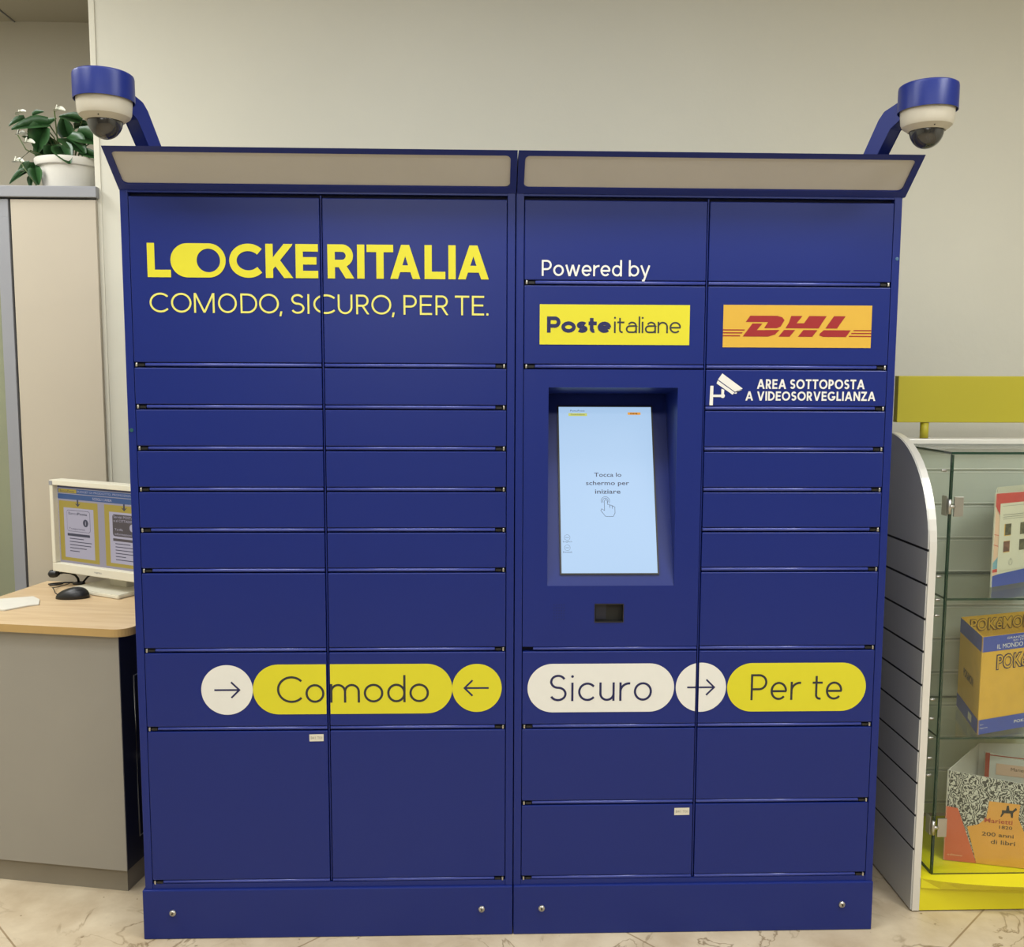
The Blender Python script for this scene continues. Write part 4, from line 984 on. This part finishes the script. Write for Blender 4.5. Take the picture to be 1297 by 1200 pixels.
# glass
def pane(name, x0, x1, y0, y1, z0, z1, thin, parent):
    bm = newbm(); fs = box(bm, x0, x1, y0, y1, z0, z1)
    bm.normal_update()
    ax = 'xyz'.index(thin)
    for f in bm.faces: f.material_index = 0 if abs(f.normal[ax]) > 0.5 else 1
    return obj(name, bm, ['clear_glass', 'glass_edge'], parent)
gx0, gx1, gy0 = 1.184, 1.962, 0.094
lab(pane('glass_door', gx0, gx1, gy0, gy0+0.006, 0.1005, 1.291, 'y', ST), 'clear glass front with green edges')
pane('glass_side', gx0-0.001, gx0+0.009, gy0+0.0065, YB-0.002, 0.1005, 1.289, 'x', ST); pane('glass_side', gx1-0.005, gx1+0.001, gy0+0.0065, YB-0.002, 0.1005, 1.289, 'x', ST)
pane('glass_top', gx0-0.002, gx1+0.002, gy0, YB-0.036, 1.2915, 1.2975, 'z', ST)
SZ1, SZ2 = 0.893, 0.497
for z in (SZ1, SZ2): pane('glass_shelf', gx0+0.0095, gx1-0.008, gy0+0.010, YB-0.004, z-0.006, z, 'z', ST)
for z in (1.149, 0.240):
    bm = newbm(); box(bm, gx0+0.010, gx0+0.036, gy0-0.005, gy0-0.0005, z-0.027, z+0.027, bev=0.001); box(bm, gx0-0.006, gx0-0.0015, gy0+0.008, gy0+0.034, z-0.027, z+0.027, bev=0.001)
    tube(bm, [(gx0-0.002, gy0-0.003, z-0.02), (gx0-0.002, gy0-0.003, z+0.02)], 0.005, 10); tube(bm, [(gx0-0.002, gy0-0.003, z), (gx0+0.012, gy0-0.003, z)], 0.005, 8)
    lab(obj('hinge', bm, 'steel', ST), 'metal glass door hinge')
for z in (1.245, 0.95, 0.885, 0.84, 0.60, 0.545, 0.489, 0.43, 0.38):
    bm = newbm(); lathe(bm, [(0, 0), (0.0045, 0), (0.0045, 0.008), (0.003, 0.012), (0, 0.012)], (gx0-0.0012, gy0+0.028, z), 12, axis=(-1, 0, 0)); obj('shelf_pin', bm, 'steel', ST)
# header sign
sg = obj('sign_board', Bx(1.180, 1.98, YB-0.012, YB+0.016, 1.361, 1.5025, bev=0.002), 'sign_yellow', ST); lab(sg, 'plain yellow header board on posts')
bm = newbm(); tube(bm, [(1.273, YB+0.003, 1.3125), (1.273, YB+0.003, 1.360)], 0.0125, 16); obj('post', bm, 'sign_yellow', sg)
bm = newbm(); tube(bm, [(1.88, YB+0.003, 1.3125), (1.88, YB+0.003, 1.360)], 0.0125, 16); obj('post', bm, 'sign_yellow', sg)

# ---- goods in the showcase
def carton(t, pts, z0, zf, zb_, inner='white_card', parts=None):
    pass
def wall_quad(bm, a, b, z0, za, zb_, th=0.0025, mi=0, mo=None):
    """upright card between plan points a and b with top heights za, zb_."""
    a = Vector((a[0], a[1], 0)); b = Vector((b[0], b[1], 0)); n = (b-a).cross(Vector((0, 0, 1))).normalized()*th
    P = [(a, z0), (b, z0), (b, zb_), (a, za)]
    f = [bm.verts.new(p+Vector((0, 0, z))) for p, z in P]; g = [bm.verts.new(p-n+Vector((0, 0, z))) for p, z in P]
    fc = [bm.faces.new(f)]; fc[0].material_index = mi
    r = [bm.faces.new(list(reversed(g)))]+[bm.faces.new([f[i], g[i], g[(i+1) % 4], f[(i+1) % 4]]) for i in range(4)]
    for x in r: x.material_index = mi if mo is None else mo
def on_wall(a, b, z0, off=0.0006):
    a = Vector((a[0], a[1], 0)); b = Vector((b[0], b[1], 0)); d = (b-a).normalized(); n = d.cross(Vector((0, 0, 1))).normalized()
    return lambda u, v, l: tuple(a+d*u+n*(off+0.0004*l)+Vector((0, 0, z0+v)))
R4 = lambda a0, a1, b0, b1: [(a0, b0), (a1, b0), (a1, b1), (a0, b1)]
# yellow game box, turned so one corner points to the glass
A_, B_, C_, D_ = (1.370, 0.358), (1.309, 0.119), (1.618, 0.228), (1.672, 0.442)
t = thing('cardboard_box', 'yellow box with dark blue bands on the middle glass shelf', 'box', (1.44, 0.25, SZ2))
bz = SZ2+0.001; bh = 0.281
bm = newbm(); wall_quad(bm, A_, B_, bz, bz+bh-0.006, bz+bh, mo=0); wall_quad(bm, B_, C_, bz, bz+bh, bz+bh-0.002); wall_quad(bm, C_, D_, bz, bz+bh-0.002, bz+bh-0.006); wall_quad(bm, D_, A_, bz, bz+bh-0.003, bz+bh-0.005)
b = bm.faces.new([bm.verts.new((p[0], p[1], bz)) for p in (A_, B_, C_, D_)])
bd = obj('tray', bm, 'box_yellow', t, smooth=False)
fm = on_wall(B_, C_, bz); Lf = 0.327; fs_ = on_wall(A_, B_, bz); Ls = 0.2465
lab(decal('printed_front', [([R4(0, Lf, 0, 0.042)], 'box_blue', 1), ([[(0, bh-0.044), (Lf, bh-0.046), (Lf, bh-0.002), (0, bh)]], 'box_blue', 1),
    (type_polys('POKéMON', 0.055, 0.285, 0.180, 0.226, bold=.055), 'navy_ink', 1), (type_polys('POKéMON', 0.058, 0.282, 0.183, 0.223, bold=.005), 'courier_yellow', 2),
    (type_polys('IL MONDO DEI POKéMON', 0.055, 0.29, bh-0.039, bh-0.026)+type_polys('GRANDE RACCOLTA', 0.09, 0.25, bh-0.014, bh-0.008)+type_polys('DI FIGURINE', 0.115, 0.225, bh-0.022, bh-0.017)+type_polys('POKEMON.IT', 0.135, 0.25, 0.017, 0.026, bold=.01)+type_polys('Euro', 0.006, 0.018, 0.026, 0.030)+type_polys('Figurine', 0.006, 0.034, 0.015, 0.020), 'white_vinyl', 2)], bd, f=fm), 'front with blue bands and outlined lettering')
lab(decal('printed_side', [([[(0, 0), (Ls, 0), (Ls, 0.042), (0, 0.042)]], 'box_blue', 1), ([[(0, bh-0.050), (Ls, bh-0.044), (Ls, bh), (0, bh-0.006)]], 'box_blue', 1),
    (type_polys('POKéMON', 0.065, 0.175, 0.115, 0.140, bold=.03), 'ink_brown', 1), ([R4(0.14, 0.18, 0.010, 0.032)], 'white_card', 2)], bd, f=fs_), 'side with blue bands')
lab(decal('printed_back', [(type_polys('POKéMON', 0.03, 0.27, bh-0.052, bh-0.012, bold=.05), 'ink_brown', 1), (type_polys('POKéMON', 0.033, 0.267, bh-0.050, bh-0.014, bold=.01), 'box_yellow', 2)], bd, f=on_wall((A_[0]+0.0015, A_[1]-0.0035), (D_[0]+0.0015, D_[1]-0.0035), bz)), 'yellow inner back with outlined lettering')

# engraving-print folder box on the yellow base
zb0 = 0.1015
A_, B_, C_, D_ = (1.437, 0.342), (1.258, 0.174), (1.497, 0.111), (1.68, 0.285)
t = thing('cardboard_box', 'orange box with an engraving print on the yellow base', 'box', (1.44, 0.22, zb0))
bm = newbm(); wall_quad(bm, A_, B_, zb0, 0.385, 0.372, mo=0); wall_quad(bm, B_, C_, zb0, 0.372, 0.345, mi=1, mo=0); wall_quad(bm, C_, D_, zb0, 0.345, 0.36); wall_quad(bm, D_, A_, zb0, 0.40, 0.385)
bm.faces.new([bm.verts.new((p[0], p[1], zb0)) for p in (A_, B_, C_, D_)])
bd = obj('tray', bm, ['white_card', 'engraving_print'], t, smooth=False)
fm = on_wall(B_, C_, zb0); Lf = 0.247
q = lambda a: a*Lf
shape_o = [(q(.36), 0), (q(.99), 0), (q(.97), .055), (q(.86), .10), (q(.78), .145), (q(.79), .188), (q(.46), .19), (q(.44), .14), (q(.36), .118), (q(.24), .108)]
tri = [[(q(.36), 0), (q(.99), 0), (q(.97), .055), (q(.86), .10), (q(.24), .108)], [(q(.24), .108), (q(.86), .10), (q(.78), .145), (q(.44), .14), (q(.36), .118)], [(q(.44), .14), (q(.78), .145), (q(.79), .188), (q(.46), .19)]]
horse = [[(q(.60), .158), (q(.72), .160), (q(.72), .168), (q(.60), .167)], [(q(.60), .158), (q(.585), .147), (q(.60), .147), (q(.63), .16)], [(q(.69), .16), (q(.70), .147), (q(.72), .147), (q(.72), .162)], [(q(.70), .165), (q(.745), .178), (q(.76), .172), (q(.72), .162)], [(q(.64), .165), (q(.65), .182), (q(.67), .182), (q(.68), .166)]]
lab(decal('printed_front', [([[(0, 0), (q(.36), 0), (q(.13), .160), (0, .163)]], 'box_salmon', 1), (tri, 'box_orange', 2), (horse, 'ink_black', 3),
    (type_polys('Marietti', q(.42), q(.72), .126, .140, bold=.012), 'ink_red', 3), (type_polys('1820', q(.58), q(.72), .111, .121, bold=.012)+type_polys('200 anni', q(.40), q(.74), .086, .098, bold=.012)+type_polys('di libri', q(.50), q(.76), .064, .077, bold=.012), 'ink_brown', 3),
    (type_polys('edizioni', q(.04), q(.2), .016, .022), 'box_peach', 3)], bd, f=fm), 'front with orange and red shapes over a black and white engraving')
bm = newbm(); wall_quad(bm, (1.432, 0.292), (1.602, 0.228), zb0+0.004, 0.375, 0.352, th=0.012); o = obj('catalogue', bm, 'white_card')
tag(o, 'white catalogue with a red spine standing in the orange box', 'catalogue')
decal('spine_print', [([R4(0.0, 0.012, 0.10, 0.27)], 'ink_red', 1), ([R4(0.03, 0.17, 0.205, 0.24)], 'box_peach', 1), ([R4(0.012, 0.18, 0.262, 0.265)], 'ink_red', 1), (type_polys('Marietti 1820', 0.07, 0.15, 0.222, 0.232), 'ink_brown', 2)], o, f=on_wall((1.432, 0.292), (1.602, 0.228), zb0+0.004))

# leaflet box with stamps on the upper shelf
A_, B_, C_, D_ = (1.386, 0.235), (1.400, 0.238), (1.60, 0.300), (1.585, 0.33)
t = thing('leaflet_holder', 'red and cream cardboard leaflet holder with stamps on the top glass shelf', 'leaflet holder', (1.48, 0.27, SZ1))
z0 = SZ1+0.001; hh = 0.280
P0, P1 = (1.386, 0.233), (1.591, 0.339)
bm = newbm(); Q0, Q1 = (P0[0]+0.048, P0[1]+0.082), (P1[0]+0.048, P1[1]+0.082)
wall_quad(bm, P0, P1, z0, z0+0.274, z0+0.272); wall_quad(bm, Q0, P0, z0, z0+hh, z0+0.274); wall_quad(bm, P1, Q1, z0, z0+0.272, z0+hh); wall_quad(bm, Q1, Q0, z0, z0+hh+0.004, z0+hh+0.002)
bd = obj('tray', bm, 'box_cream', t, smooth=False)
fm = on_wall(P0, P1, z0); Lf = 0.231
lab(decal('printed_front', [([[(0, 0), (Lf, 0), (Lf, 0.045), (.03, 0.036), (0, 0.032)]], 'box_blue', 1), ([[(0, .032), (.024, .036), (.024, .2), (0, .24)]], 'box_peach', 1), ([R4(0, .024, .043, .052)], 'box_red', 2), ([[(0, .053), (.024, .053), (.024, .088), (0, .07)]], 'box_teal', 2),
    ([[(0, .235), (0, .273), (Lf, .271), (Lf, .235)]], 'box_red', 2), ([[(0, .24), (.03, .2), (.03, .24)]], 'box_red', 2),
    (ribbon([(0, .155), (.024, .150)], .0016)+ribbon([(0, .125), (.024, .118)], .0016), 'box_red', 2),
    ([R4(.0225, .218, .046, .243)], 'box_cream', 3), ([R4(.033, .2, .2345, .2355), R4(.037, .2, .208, .2095), R4(.037, .2, .202, .2035), R4(.037, .19, .1965, .1975)], 'ink_grey', 4),
    ([R4(.046, .077, .147, .182), R4(.046, .075, .098, .132)], 'box_yellow', 4), ([R4(.049, .077, .149, .182)], 'stamp_olive', 5), ([R4(.045, .074, .100, .131)], 'stamp_brown', 5), ([R4(.12, .15, .147, .182), R4(.12, .15, .1, .132)], 'stamp_olive', 5),
    (ribbon(disc(.083, .068, .009, 20), .001, True)+ribbon([(.076, .06), (.083, .08), (.09, .06)], .001), 'ink_grey', 4)], bd, f=fm), 'front with red top, cream sheet with stamps and blue foot')

for o in LOCAL:
    del o['_local']
